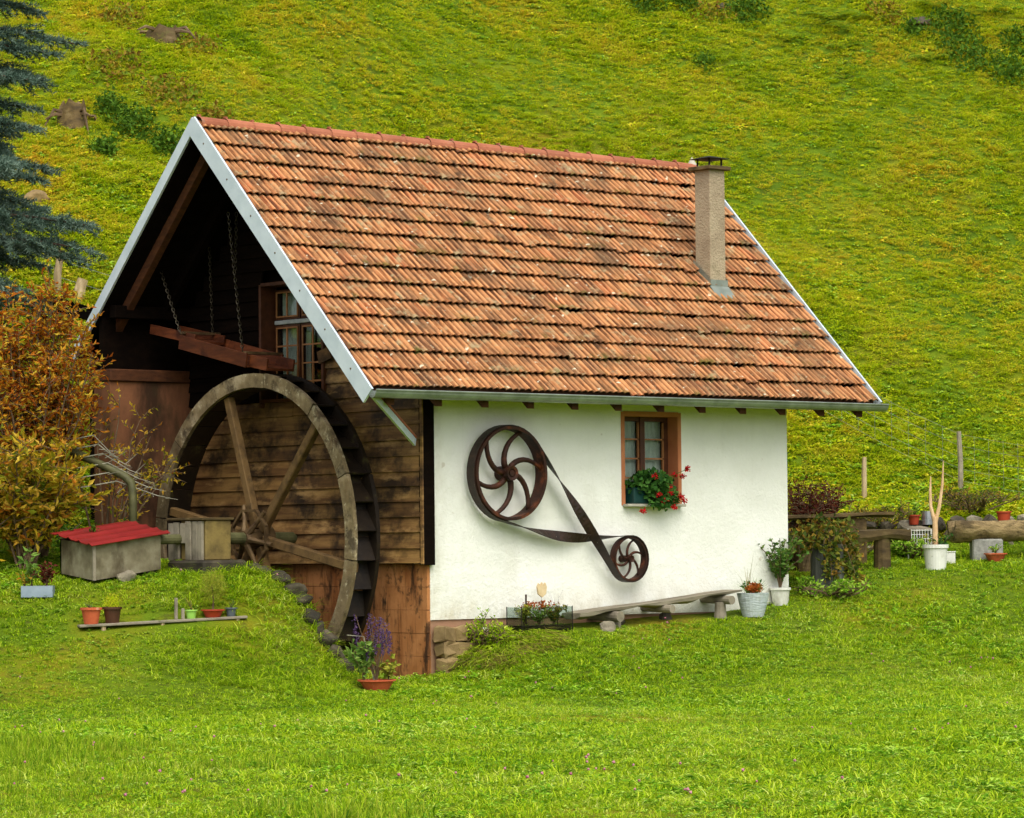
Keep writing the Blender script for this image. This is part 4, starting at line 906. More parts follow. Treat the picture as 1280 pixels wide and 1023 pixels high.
# glass box planter with the wooden heart
x, y = 1.44, -.30; z = H(x, y)+.0; t = thing('glass_planter', 'clear glass box planter with mixed plants standing against the white wall', 'planter', (x, y, z))
gl = MB()
for dy in (-.13, .13): gl.box((x, y+dy, z+.13), (.80, .006, .34))
for dx in (-.40, .40): gl.box((x+dx, y, z+.13), (.006, .25, .34))
gl.build('glass_panel', M['glass'], t); fr = MB()
for dx in (-.40, .40):
    for dy in (-.13, .13): fr.box((x+dx*1.008, y+dy*1.03, z+.13), (.008, .008, .35))
fr.build('edge_strip', M['black'], t); MB().box((x, y, z+.03), (.78, .24, .10)).build('soil', M['soil'], t)
sprig(t, x-.25, y, z+.08, 20, .27, .18, 14, .055, 'lf_lime', name='pale_plant'); sprig(t, x+.22, y, z+.08, 26, .25, .2, 14, .05, 'lf_vine'); sprig(t, x, y, z+.08, 22, .25, .34, 12, .05, 'lf_basil', name='green_plant')
m = MB(); m.addnp(*leaves(ball(160, (x-.05, y, z+.32), (.3, .1, .05), .1), .03, .8)); m.build('flower', M['fl_orange'], t); tufts(t, x+.25, y, z+.15, 14, .45, .16, 'fl_purple', 'dry_stalk', .003)
MB().tube([(x-.26, y-.05, z+.1), (x-.26, y-.05, z+.45)], .012, 6).build('stick', M['rust'], t)
h_ = thing('heart_ornament', 'pale tulip shaped wooden ornament on a wire stick in glass planter', 'ornament', (x+.02, y, z+.1))
MB().tube([(x+.0, y, z+.1), (x+.03, y, z+.42)], .004, 5).build('stick', M['wire'], h_)
m = MB(); hp = [(0, -.09), (.06, -.05), (.075, .03), (.05, .085), (.02, .05), (0, .09), (-.03, .05), (-.055, .08), (-.075, .03), (-.06, -.05)]; m.prism([(x+.035+p, z+.50+q) for p, q in hp], 1, y-.012, y+.012); fixn(m.build('heart', M['heart'], h_))
x, y = .62, -.22; z = H(x, y)+.1; t = thing('plant_pot', 'small white square pot half hidden in grass by the house corner', 'flower pot', (x, y, z)); MB().box((x, y, z+.07), (.10, .09, .14), ch=.012).build('pot', M['white_pot'], t); sprig(t, x, y, z+.14, 7, .22, .12, 6, .04, 'lf_weed')

# half-log bench along the wall
lb = thing('log_bench', 'low silver grey half log bench on round log feet along the white wall', 'bench', (3.4, -.28, H(3.4, -.3)))
m = MB(); v = []; n = 26; zl = lambda u: .04+.235*u
for i in range(n+1):
    u = i/n; x = 1.98+2.74*u; zt = zl(u)+.005*math.sin(u*9)
    ws = .17+.02*math.sin(u*7)+.012*math.sin(u*23); th_ = .046+.015*math.sin(u*11+1)+.012*math.sin(u*29)
    for (yy, zz) in ((-ws, 0), (-ws*.96, -th_*.7), (-ws*.3, -th_*1.25), (ws*.6, -th_*1.2), (ws, -th_*.5), (ws, .0)): v.append((x, -.26+yy, zt+zz))
f = [(6*i+k, 6*i+(k+1) % 6, 6*i+6+(k+1) % 6, 6*i+6+k) for i in range(n) for k in range(6)]+[(5, 4, 3, 2, 1, 0), tuple(range(6*n, 6*n+6))]
m.add(v, f, .5); fixn(m.build('seat', M['bench_plank'], lb))
for x, r_ in ((2.55, .07), (3.42, .055), (4.45, .06)):
    u = (x-1.98)/2.74; m = MB(); zc = zl(u)-.10; m.tube([(x, -.52, zc), (x, .0, zc+.02)], [r_*.92, r_], 12); m.build('cross_log', M['grey_wood'], lb)
for x in (2.62, 4.42):
    u = (x-1.98)/2.74; g = H(x, -.34); m = MB(); m.tube([(x, -.34, g-.06), (x, -.34, zl(u)-.12)], [.085, .07], 10); m.build('foot', M['grey_wood'], lb)
for i, (x, y, r_) in enumerate(((2.36, -.50, .12), (2.78, -.22, .1), (3.6, -.2, .09))):
    tag(rock((x, y, H(x, y)+.02), (r_*1.3, r_, r_*.8), 'darkstone' if i else 'stone', 'field_stone'), ['pale stone under the low end of the log bench', 'dark stone beneath the log bench seat', 'dark stone beneath the log bench seat', 'dark stone beneath the log bench seat', 'dark stone beneath the log bench seat'][i], 'stone', 'dark stones under the log bench' if i else None)

# pots by the far corner
x, y = 4.92, -.42; z = H(x, y)-.01
t = pot('flower_pot', 'pale blue grey ribbed ceramic pot with orange flowers by the house corner', x, y, z, .13, .205, .30, 'ribbed_pot', rim=0)
tufts(t, x, y, z+.24, 50, .28, .34, 'lf_basil', 'grass_blades', .009); tufts(t, x-.1, y, z+.24, 8, .62, .2, 'lf_straw', 'dry_stalk', .006)
m = MB(); m.addnp(*leaves(ball(260, (x-.05, y-.08, z+.36), (.11, .1, .06), .2), .04, .7)); m.build('flower_head', M['fl_orange'], t); sprig(t, x, y, z+.24, 10, .2, .16, 8, .06, 'lf_geranium')
x, y = 5.72, -.12; z = H(x, y)-.01
t = pot('plant_bucket', 'white plastic bucket with a leafy green shrub by the house corner', x, y, z, .095, .125, .23, 'white_pot', part='bucket')
sprig(t, x, y, z+.2, 26, .72, .42, 26, .075, 'lf_jade', asp=.6, sr=.009)
x, y = 6.85, .12; z = H(x, y)-.05
t = thing('stump_planter', 'tall dark grey stump planter overgrown with trailing vine', 'planter', (x, y, z))
m = MB(); m.lathe((x, y, z), [(.26, 0), (.22, .2), (.215, .6), (.24, .66), (.18, .66), (.17, .6), (.001, .6)], 18); fixn(m.build('stump', M['slate_stump'], t))
m = MB(); pts = np.concatenate([ball(480, (x, y, z+.8), (.42, .42, .24), .3), ball(420, (x+.26, y-.12, z+.42), (.2, .2, .5), .2), ball(260, (x-.3, y+.12, z+.72), (.36, .3, .2), .2), ball(240, (x-.12, y-.22, z+.45), (.22, .1, .36), .2), ball(200, (x+.35, y-.15, z+.12), (.2, .2, .16), .1)]); m.addnp(*leaves(pts, .04+.06*rng.random(len(pts)), .7)); m.build('vine', M['lf_vine'], t)
ms = MB()
for i in range(14):
    a = rnd(0, 6.3); ms.tube([(x, y, z+.6), (x+.2*math.cos(a), y+.2*math.sin(a), z+.85), (x+.45*math.cos(a), y+.4*math.sin(a), z+rnd(.2, .7))], [.008, .006, .003], 5)
ms.build('vine_stem', M['twig'], t)

# table and benches behind the house
def slab(name, a, b, w, th, mt, parent, lump=.012):
    a = Vector(a); b = Vector(b); d = (b-a).normalized(); s_ = UP.cross(d).normalized(); v = []; n = 14
    for i in range(n+1):
        u = i/n; c = a.lerp(b, u); q = w/2*(1+.05*math.sin(u*8+w*9)); tt = th*(1+.15*math.sin(u*13))
        for (k, z) in ((-1, 0), (-1.0, -tt*.6), (-.8, -tt), (.8, -tt), (1, -tt*.6), (1, 0)): v.append(c+s_*q*k+UP*(z+lump*math.sin(u*17+k)))
    f = [(6*i+k, 6*i+(k+1) % 6, 6*i+6+(k+1) % 6, 6*i+6+k) for i in range(n) for k in range(6)]+[(5, 4, 3, 2, 1, 0), tuple(range(6*n, 6*n+6))]
    return fixn(MB().add(v, f, .4).build(name, M[mt], parent))
ta = thing('garden_table', 'rough slab topped wooden garden table behind the house', 'table', (8.9, 1.75, H(8.9, 1.75)))
slab('table_top', (7.35, 2.62, 1.20), (9.47, 1.43, 1.27), .62, .07, 'bench_wood', ta, .004)
for x, y in ((9.03, 1.68), (7.9, 2.3)): MB().box((x, y, (H(x, y)+1.13)/2-.05), (.34, .42, 1.13-H(x, y)+.2), Rm, ch=.02).build('trestle', M['bench_wood'], ta)
be = thing('garden_bench', 'thick split log garden bench standing before the slab table', 'bench', (8.4, .85, H(8.4, .85)))
slab('seat', (7.2, 1.56, 1.0), (8.92, .58, 1.02), .36, .14, 'bench_wood', be)
for x, y in ((8.59, .74), (7.62, 1.3)):
    g = H(x, y); m = MB(); m.tube([(x, y, g-.1), (x, y, .9)], [.12, .11], 12); m.build('leg', M['bench_wood'], be)
t = thing('lantern', 'small wire handled jar lantern on the slab table', 'lantern', (7.80, 2.05, 1.21)); lx, ly, lz = 7.80, 2.05, 1.215
MB().lathe((lx, ly, lz), [(.001, 0), (.06, 0), (.06, .02), (.001, .02)], 10).build('base', M['tin'], t); MB().lathe((lx, ly, lz+.02), [(.05, 0), (.055, .06), (.05, .12), (.04, .13)], 12).build('jar', M['glass'], t); MB().lathe((lx, ly, lz+.02), [(.001, .1), (.03, .1), (.03, 0), (.001, 0)], 10).build('candle', M['white_pot'], t)
m = MB(); m.tube([(lx-.05, ly+.04, lz+.14), (lx-.055, ly+.045, lz+.27), (lx+.055, ly-.045, lz+.27), (lx+.05, ly-.04, lz+.14)], .005, 5); m.build('handle', M['black'], t)

# log trough and things round it
lt = thing('log_trough', 'big hollowed bare log trough lying on stone blocks', 'trough', (10.6, .4, H(10.6, .4)))
la = Vector((9.92, .66, 1.03)); lb2 = Vector((12.3, -.72, 1.03)); d = (lb2-la).normalized(); sd_ = d.cross(UP).normalized(); v = []; n = 30; q = 32
for i in range(n+1):
    c = la.lerp(lb2, i/n); rr = .185*(1+.06*math.sin(i*.9)+.04*math.sin(i*2.3))
    for k in range(q):
        a = 2*PI*k/q; r_ = rr*(1+.05*math.sin(3*a+i*.4)); s1_, s2_ = math.cos(a)*r_*1.1, math.sin(a)*r_
        if s2_ > rr*.55: s2_ = rr*.55 if abs(s1_) > .12 else rr*.1
        v.append(c+sd_*s1_+UP*s2_)
f = [(q*i+k, q*i+(k+1) % q, q*i+q+(k+1) % q, q*i+q+k) for i in range(n) for k in range(q)]+[tuple(range(q-1, -1, -1)), tuple(range(q*n, q*n+q))]
fixn(MB().add(v, f, .5).build('log', M['log_wood'], lt, smooth=True))
p = la.lerp(lb2, .42)-UP*.03+sd_*.16; m = MB(); m.tube([p, p+sd_*.08-d*.03], [.06, .045], 10); m.build('branch_knot', M['log_wood'], lt)
x, y = 10.36, .42; MB().box((x, y, (H(x, y)+.87)/2-.04), (.42, .34, .87-H(x, y)+.1), Rm, ch=.02).build('granite_block', M['grey_block'], lt)
x, y = 11.8, -.42; MB().box((x, y, (H(x, y)+.87)/2-.04), (.42, .34, .87-H(x, y)+.1), Rm, ch=.02).build('granite_block', M['grey_block'], lt)
x, y = 10.20, .12; t = pot('plant_bowl', 'orange terracotta bowl on the grass under the log trough', x, y, H(x, y)-.01, .09, .15, .12, 'terracotta', 'bowl', part='bowl'); sprig(t, x, y, H(x, y)+.08, 8, .16, .14, 7, .05, 'lf_weed')
x, y = 10.60, .30; z = 1.13; t = pot('rust_pot', 'rust red pot standing on the log trough', x, y, z, .08, .10, .13, 'rusty_pot', part='pot')
x, y = 9.66, .47; z = H(x, y); m = MB(); m.box((x, y, z+.07), (.14, .1, .16), Rm, ch=.012); m.box((x, y, z+.16), (.15, .11, .015), Rm); tag(m.build('white_canister', M['white_pot']), 'small white plastic canister on the grass beside the log trough', 'canister')
x, y = 8.97, .12; z = H(x, y)-.01
t = pot('plant_bucket', 'white bucket holding a tall forked bare branch', x, y, z, .135, .165, .34, 'white_pot', part='bucket')
m = MB(); m.tube([(x-.0, y, z+.25), (x, y, z+.6), (x+.0, y, z+.72)], [.042, .036, .032], 8); m.tube([(x, y, z+.62), (x-.045, y+.035, z+.85), (x-.05, y+.035, z+1.06), (x-.04, y+.03, z+1.26)], [.03, .024, .019, .007], 8); m.tube([(x, y, z+.62), (x+.045, y-.04, z+.85), (x+.08, y-.07, z+1.15), (x+.095, y-.08, z+1.47)], [.03, .024, .018, .005], 8); m.build('forked_branch', M['pale_twig'], t)
sprig(t, x+.06, y-.05, z+.28, 9, .22, .2, 8, .06, 'lf_geranium'); sprig(t, x-.08, y, z+.28, 4, .25, .15, 5, .05, 'lf_lime', name='yellow_leaves')
x, y = 9.98, 1.3; z = H(x, y); t = thing('wire_rack', 'white wire grid rack standing by the forked branch bucket', 'rack', (x, y, z)); m = MB()
c = Vector((x, y, z))
for i in range(9): m.bar(c+d*(-.16+.04*i)+UP*.14, c+d*(-.16+.04*i)+UP*.40, .008, .008, up=(1, 0, 0))
m.build('upright_wire', M['white_pot'], t); m = MB()
for i in range(5): m.bar(c-d*.17+UP*(.15+.06*i), c+d*.17+UP*(.15+.06*i), .008, .008)
m.build('cross_wire', M['white_pot'], t); m = MB()
for k in (-.17, .17): m.bar(c+d*k-UP*.05, c+d*k+UP*.41, .014, .014, up=(1, 0, 0))
m.build('frame', M['white_pot'], t)

# stones: retaining wall behind the table, edge of the wheel pit, rubble at the corner
sw_ = thing('stone_wall', 'low dry stone retaining wall at the foot of the hill', 'wall', (*st(8.3, 6.6), .7))
for row in range(3):
    for i in range(19):
        s_ = 8.22+.05*row+rnd(-.04, .04); t_ = 4.5+i*.25+.12*(row % 2)+rnd(-.03, .03); x, y = st(s_, t_); z = H(*st(8.0, t_))+.04+.17*row
        rock((x, y, z), (.15*rnd(.8, 1.15), .15, .10*rnd(.85, 1.2)), 'darkstone' if random.random() < .5 else 'stone', 'stone', sw_, seed=row*50+i)
zt_ = H(*st(8.4, 6.7))
for i, (s_, t_, nm, lab, mt, r0, r1, h) in enumerate(((8.15, 6.63, 'flower_pot', 'small dark red pot standing on the stone wall', 'rusty_pot', .06, .085, .14), (8.2, 6.83, 'tin_can', 'shiny tin can standing on the stone wall', 'tin', .085, .085, .19))):
    x, y = st(s_, t_); z = 1.09
    if nm == 'flower_pot': t = pot(nm, lab, x, y, z, r0, r1, h, mt); sprig(t, x, y, z+.1, 8, .26, .2, 8, .06, 'lf_weed')
    else:
        m = MB(); m.lathe((x, y, z), [(.001, 0), (r0, 0), (r0, h*.3), (r0+.004, h*.32), (r0, h*.34), (r0, h), (r0-.005, h), (r0-.005, .02), (.001, .02)], 18); tag(m.build(nm, M[mt]), lab, 'can')
ped = thing('stone_slab', 'flat stone slab on the wall under the tin can and red pot', 'slab', (*st(8.2, 6.7), .9)); x, y = st(8.2, 6.7); rock((x, y, 1.02), (.32, .24, .075), 'stone', 'slab', ped, seed=3)
pe = thing('stone_edging', 'dark damp stones edging the pit below the water wheel', 'stone edging', (-1.1, .9, -.6))
for i in range(16):
    y = .12+.16*i+rnd(-.05, .05); x = -1.15-.07*random.random()
    zt = H(-1.3, y)
    for q in range(4):
        z = zt-.02-.2*q
        if z > -.85: rock((x-.02+.05*q, y+rnd(-.05, .05), z), (.14*rnd(.8, 1.3), .15*rnd(.8, 1.3), .12*rnd(.8, 1.1)), 'darkstone', 'stone', pe, sub=2, seed=i*7+q)
ru = thing('rubble_stones', 'tan rubble stones at the foot of the house corner', 'stone pile', (.35, -.15, -.75))
k = 0
for row in range(4):
    x = .04
    while x < .62-.12*row:
        w_ = rnd(.16, .30); k += 1
        m = MB(); hh = rnd(.15, .19); m.box((0, 0, 0), (w_-.008, .2, hh), Euler((rnd(-.15, .15), rnd(-.16, .16), rnd(-.2, .2))).to_matrix(), ch=.022)
        m.V[0] += np.random.default_rng(k).normal(size=m.V[0].shape)*.014+np.array([x+w_/2, -.085-.03*row-.12*max(0, x-.4), -.17-.175*row]); m.build('stone', M['sandstone'], ru); x += w_
# fences
wf = thing('wire_fence', 'wire mesh fence with split posts running down the hillside', 'fence', (*st(10.2, 7.6), 1.7))
fp = [st(13.6, 3.4), st(11.8, 5.5), st(9.98, 7.54), st(9.0, 9.3)]
for x, y in fp:
    g = H(x, y); m = MB(); m.tube([(x, y, g-.2), (x+.01, y, g+.4), (x-.02, y, g+.86)], [.042, .038, .034], 7); m.build('post', M['grey_wood'], wf)
for k in range(5):
    m = MB()
    for i in range(3):
        (x, y), (x2, y2) = fp[i], fp[i+1]; pth = [(x+(x2-x)*u, y+(y2-y)*u, (H(x, y)*(1-u)+H(x2, y2)*u)+.14+.17*k-.05*math.sin(PI*u)) for u in np.linspace(0, 1, 6)]; m.tube(pth, .0024, 4)
    m.build('wire', M['wire'], wf)
m = MB()
for i in range(3):
    (x, y), (x2, y2) = fp[i], fp[i+1]
    for u in np.linspace(0, 1, 10)[1:-1]: g = H(x, y)*(1-u)+H(x2, y2)*u; m.bar((x+(x2-x)*u, y+(y2-y)*u, g+.12), (x+(x2-x)*u, y+(y2-y)*u, g+.8), .0025, .0025, up=(1, 0, 0))
m.build('mesh_wire', M['wire'], wf)
x, y = st(9.7, 6.1); g = H(x, y); tag(MB().tube([(x, y, g-.2), (x, y, g+.35), (x+.01, y, g+.62)], [.04, .038, .032], 7).build('fence_post', M['post_wood']), 'single pale wooden stake in the grass above the slab table', 'post')
lw = thing('field_fence', 'old field fence posts above the feed channel', 'fence', (*st(9.2, -5.2), 4.4))
for (px, py, hh, rr) in ((*st(9.2, -5.60), .62, .06), (*st(9.1, -5.27), .30, .09), (*st(8.9, -4.3), .6, .06)):
    g = H(px, py); MB().tube([(px, py, g-.2), (px+.02, py, g+hh*.5), (px+.06, py-.03, g+hh)], [rr, rr*.95, rr*.85], 8).build('post', M['post_wood'], lw)
m = MB(); a = st(9.2, -5.6); b = st(8.9, -4.3)
for k in (.25, .5): m.tube([(a[0], a[1], H(*a)+k), (b[0], b[1], H(*b)+k)], .004, 4)
m.build('wire', M['wire'], lw)

# geranium box on the sill
t = thing('geranium_box', 'dark green window box of red geraniums on the sill', 'window box', (3.45, -.03, WZ0+.02))
MB().box((3.5, -.02, WZ0+.12), (.62, .17, .2), ch=.012).build('planter', M['planter_green'], t)
pts = np.concatenate([ball(520, (3.48, -.10, WZ0+.27), (.36, .16, .17), .3), ball(330, (3.62, -.16, WZ0+.10), (.26, .12, .16), .3)]); m = MB(); m.addnp(*leaves(pts, .05+.03*rng.random(len(pts)), .95, .3, .15)); m.build('leaves', M['lf_geranium'], t)
fp_ = [(3.50, -.26, .36), (3.75, -.26, .20), (3.55, -.28, .13), (3.63, -.30, .05), (3.72, -.30, .14), (3.98, -.26, .36), (4.05, -.28, .45), (3.92, -.30, .11), (3.77, -.32, -.03), (4.0, -.26, .06), (3.88, -.22, .38), (3.3, -.26, -.07)]
for i, (x, y, z) in enumerate(fp_):
    m = MB(); m.addnp(*leaves(ball(46, (x-.06, y+.05, WZ0+z), (.036, .036, .03), .3), .026, .9)); m.build('flower', M['fl_red'], t)
m = MB()
for (x, y, z) in fp_: m.tube([(3.6, -.1, WZ0+.2), ((3.6+x)/2, y+.08, WZ0+z*.6+.12), (x-.06, y+.05, WZ0+z)], .004, 4)
m.build('stem', M['lf_geranium'], t)

# ------------------------------------------------------------------ shrubs and trees
def shrub(name, label, x, y, z, h, w, nst, ntw, nlf, lsize, mt, stem='twig', cat='shrub', lean=(0, 0), lf=.35, group=None, low=.15):
    t = thing(name, label, cat, (x, y, z), group); ms = MB(); PP = []; DD = []
    for i in range(nst):
        a = rnd(0, 2*PI); k = w*math.sqrt(random.random()); hh = h*rnd(.55, 1)*(1-.25*k/w)
        base = Vector((x+rnd(-.15, .15)*w, y+rnd(-.15, .15)*w, z-.05)); tip = Vector((x+math.cos(a)*k+lean[0], y+math.sin(a)*k+lean[1], z+hh)); mid = base.lerp(tip, .5)+Vector((rnd(-.1, .1), rnd(-.1, .1), .12*hh))
        pth = [base, base.lerp(mid, .6), mid, mid.lerp(tip, .6)+Vector((rnd(-.05, .05), rnd(-.05, .05), 0)), tip]; ms.tube(pth, [.018, .014, .011, .008, .004], 5)
        for j in range(ntw):
            u = low+(1-low)*random.random()**.8; q = u*4; s_ = min(int(q), 3); p = pth[s_].lerp(pth[s_+1], q-s_)
            d_ = Vector((rnd(-1, 1), rnd(-1, 1), rnd(-.2, .9))).normalized(); L = rnd(.5, 1)*lf; e2 = p+d_*L; ms.tube([p, p.lerp(e2, .5)+Vector((0, 0, .02)), e2], [.005, .004, .002], 4, cap=False)
            for g in range(nlf): PP.append(tuple(p.lerp(e2, .15+.85*(g+.5)/nlf))); DD.append(tuple(d_*.6+Vector((rnd(-1, 1), rnd(-1, 1), rnd(-.6, .6)))))
    ms.build('stem', M[stem], t); ml = MB(); ml.addnp(*leaves(np.array(PP), lsize*(.55+.6*rng.random(len(PP))), .42, .2, .2, np.array(DD))); ml.build('foliage', M[mt], t); return t
def gz(x, y): return (x, y, H(x, y))
shrub('autumn_shrub', 'tall orange red autumn shrub beside the white edged gable', *gz(*st(1.55, -4.9)), 3.75, 1.0, 66, 32, 10, .085, 'lf_orange')
shrub('autumn_shrub', 'green and orange leaved shrub standing under the blue spruce', *gz(*st(2.1, -6.4)), 3.6, 1.1, 46, 26, 9, .10, 'lf_orange')
shrub('autumn_shrub', 'low yellow leaved shrub behind the red roofed box', *gz(*st(.75, -4.85)), 1.75, .8, 30, 18, 8, .13, 'lf_yellow')
shrub('autumn_shrub', 'yellow and bronze shrub above the blue grey trough', *gz(*st(.2, -5.5)), 1.6, .75, 22, 14, 8, .11, 'lf_yellow')
shrub('autumn_shrub', 'thin yellow leaved shrub spreading in front of the brown side wall', *gz(*st(1.75, -4.0)), 2.15, .7, 12, 9, 7, .075, 'lf_yellow', lean=(.15, -.05), lf=.4)
shrub('leafy_undergrowth', 'dark green undergrowth at the foot of the yellow shrub', *gz(*st(.9, -4.0)), .55, .6, 26, 10, 6, .08, 'lf_dark', lf=.2)
m = MB()
for i in range(6):
    p = Vector((-2.3, 3.9, 1.6+.12*i)); e2 = Vector((-1.45-.1*i, 3.0+.1*i, 1.45+.1*i)); m.tube([p, p.lerp(e2, .4)+Vector((0, 0, .14)), p.lerp(e2, .8)+Vector((0, 0, .02)), e2], [.01, .008, .006, .002], 5)
    for j in range(5): q = p.lerp(e2, .4+.12*j); m.tube([q, q+Vector((rnd(-.05, .2), rnd(-.2, .05), rnd(-.08, .14)))], [.005, .002], 4)
tag(m.build('bare_branch', M['lichen_twig']), 'bare grey lichened branch reaching in front of the brown side wall', 'branch')
shrub('red_shrub', 'dark red barberry shrub behind the slab table', *gz(*st(8.15, 5.2)), 1.0, .5, 34, 14, 8, .06, 'lf_red', lf=.3)
shrub('red_shrub', 'orange leaved twig bush at the back corner of the house', *gz(7.6, 3.6), 2.3, .35, 7, 6, 6, .1, 'lf_orange', lf=.3)
shrub('leafy_undergrowth', 'mixed green and yellow undergrowth between slab table and wall', *gz(8.4, 2.0), .42, .6, 30, 8, 6, .07, 'lf_vine', lf=.2)
shrub('leafy_undergrowth', 'low green plants around the foot of the stump planter', *gz(6.6, -.15), .2, .55, 26, 6, 5, .08, 'lf_weed', lf=.15)
shrub('leafy_undergrowth', 'small plants growing on the stone wall by the wire rack', *gz(*st(8.5, 6.2)), .35, .6, 22, 8, 6, .07, 'lf_vine', lf=.2)

shrub('leafy_undergrowth', 'yellow and green plants growing beneath the slab table top', *gz(*st(7.3, 5.5)), .38, .5, 28, 8, 6, .07, 'lf_vine', lf=.2)
shrub('leafy_undergrowth', 'small green plants between bench leg and forked branch bucket', *gz(*st(7.7, 6.5)), .30, .45, 26, 7, 6, .07, 'lf_weed', lf=.18)
shrub('leafy_undergrowth', 'rust and yellow plants on the bank above the log trough', *gz(*st(8.9, 7.6)), .35, .7, 26, 8, 6, .06, 'lf_vine', lf=.2)
shrub('leafy_undergrowth', 'trailing weeds hanging over the tan rubble stones', *gz(.62, -.28), .28, .34, 26, 8, 6, .06, 'lf_grass', lf=.22)
def spruce(x, y, z, h):
    t = thing('blue_spruce', 'blue spruce with drooping grey green boughs beside the hillside', 'tree', (x, y, z))
    MB().tube([(x, y, z-.3), (x+.02, y, z+h*.5), (x, y, z+h)], [.2, .13, .02], 10).build('trunk', M['bark'], t)
    mb_ = MB(); PP = []; DD = []; zz = 2.5
    while zz < h-.3:
        L0 = 2.35*(1-zz/h)**.75+.15; nb = 9; a0 = rnd(0, 6.3)
        for i in range(nb):
            a = a0+2*PI*i/nb+rnd(-.25, .25); L = L0*rnd(.5, 1.1); o = Vector((math.cos(a), math.sin(a), 0)); n = 9; pth = []; zj = rnd(-.22, .22)
            for j in range(n+1):
                u = j/n; pth.append(Vector((x, y, z+zz+zj))+o*L*u+UP*(L*(.10*u-.32*u*u+.12*u**3)))
            mb_.tube(pth, [.028*(1-.85*j/n)+.004 for j in range(n+1)], 5, cap=False)
            sdv = UP.cross(o)
            for j in range(2, n+1):
                u = j/n; wl = L*.46*(1-u*.75)
                for sgn in (-1, 1):
                    for r_ in range(3):
                        p = pth[j].lerp(pth[j-1], random.random()); dd = (o*.75+sdv*sgn*rnd(.3, 1)+UP*rnd(-.55, .22)).normalized(); ln = wl*rnd(.6, 1)
                        for q in np.linspace(.05, 1, max(4, int(ln/.022))):
                            for _ in range(4): PP.append(tuple(p+dd*ln*q+UP*(-.12*ln*q*q))); DD.append(tuple(dd))
                p = pth[j-1]
                for q in np.linspace(0, 1, 12): PP.append(tuple(p.lerp(pth[j], q))); DD.append(tuple(o))
        zz += .58
    mb_.build('branch', M['bark'], t); PP = np.array(PP); DD = np.array(DD); n = len(PP)
    d = DD*.7+rng.normal(size=(n, 3))*.75; d[:, 2] += .25; d /= np.linalg.norm(d, axis=1)[:, None]; w_ = np.cross(d, rng.normal(size=(n, 3))); w_ /= np.linalg.norm(w_, axis=1)[:, None]
    L = (.055+.04*rng.random(n))[:, None]; V_ = np.stack([PP-w_*.008, PP+w_*.008, PP+d*L], 1).reshape(-1, 3)
    mm = MB(); mm.addnp(V_, np.arange(3*n).reshape(n, 3), np.repeat(rng.random(n//6+1), 6)[:n]*.8+.2*rng.random(n)); mm.build('crown', M['lf_spruce'], t); return n
x, y = st(4.6, -6.3); print('spruce needles', spruce(x, y, H(x, y), 12.5))

# ------------------------------------------------------------------ hillside weeds, ferns, stumps and rocks
def weed(name, label, s_, t_, r, n, size, mt, h=.25, group=None):
    x, y = st(s_, t_); P = ball(n, (0, 0, 0), (r, r, 1), .1); P[:, 2] = np.abs(P[:, 2])*h; P[:, 0] += x; P[:, 1] += y; P[:, 2] += hgt(P[:, 0], P[:, 1])
    m = MB(); m.addnp(*leaves(P, size*(.6+.7*rng.random(n)), .6, .3, .15)); return tag(m.build(name, M[mt]), label, 'weed clump', group)
for i, (s_, t_, r, n) in enumerate((s0_, t0_, r0_*.85, int(n0_*1.5)) for s0_, t0_, r0_, n0_ in ((13.7, -5.0, .5, 420), (13.3, -4.4, .42, 320), (14.1, -5.4, .38, 260), (13.0, -5.35, .3, 200), (23.0, 3.6, .6, 420), (22.7, 5.4, .6, 420), (22.9, 4.3, .35, 200), (22.0, 9.1, .7, 520), (21.3, 9.3, .7, 480), (20.8, 10.0, .55, 380), (21.6, 10.3, .5, 300), (21.9, 8.4, .3, 160), (21.0, 4.5, .3, 120))):
    weed('weed_clump', 'clump of dark green nettles on the hillside above the gable' if i < 4 else 'clump of dark green weeds high on the hillside', s_, t_, r, n, .08, 'lf_dark', .3, 'nettles above the gable' if i < 4 else 'weed clumps high on the hill')
for i, (s_, t_, r, n) in enumerate(((16.4, -4.2, .5, 300), (15.2, -5.4, .6, 380), (14.6, -4.5, .55, 340), (17.3, -5.6, .5, 280), (14.2, -3.7, .4, 220), (22.6, 4.75, .45, 240), (22.5, 8.0, .4, 200))):
    weed('dry_bracken', 'patch of brown dry bracken on the slope above the gable' if i < 5 else 'patch of brown dry bracken high on the hillside', s_, t_, r, n, .09, 'lf_bracken', .2, 'bracken above the gable' if i < 5 else 'bracken high on the hill')
def fern(s_, t_, r, label):
    x, y = st(s_, t_); z = H(x, y); t = thing('fern', label, 'fern', (x, y, z), 'ferns high on the hillside'); m = MB()
    for i in range(9):
        a = rnd(0, 6.3); o = Vector((math.cos(a), math.sin(a), 0)); sv_ = UP.cross(o); L = r*rnd(.8, 1.15); n = 12
        for j in range(n):
            u = (j+.5)/n; p = Vector((x, y, z))+o*L*u+UP*(L*(.9*u-.75*u*u)); wl = L*.30*math.sin(PI*min(1, u*.85+.12))
            for sg in (-1, 1):
                e2 = p+sv_*sg*wl+o*wl*.45-UP*.02; m.add([p-o*L/n*.35, e2, p+o*L/n*.4], [(0, 1, 2)])
    m.build('frond', M['lf_fern'], t)
for (s_, t_, r) in ((22.5, 6.95, .6), (22.1, 7.25, .55), (22.0, 6.1, .5), (22.3, 7.8, .5), (22.35, 9.45, .6), (22.6, 9.9, .6), (22.0, 10.2, .45), (21.7, 7.1, .4), (22.7, 8.9, .5), (21.2, 8.6, .35)): fern(s_, t_, r, 'bright green fern high on the hillside')
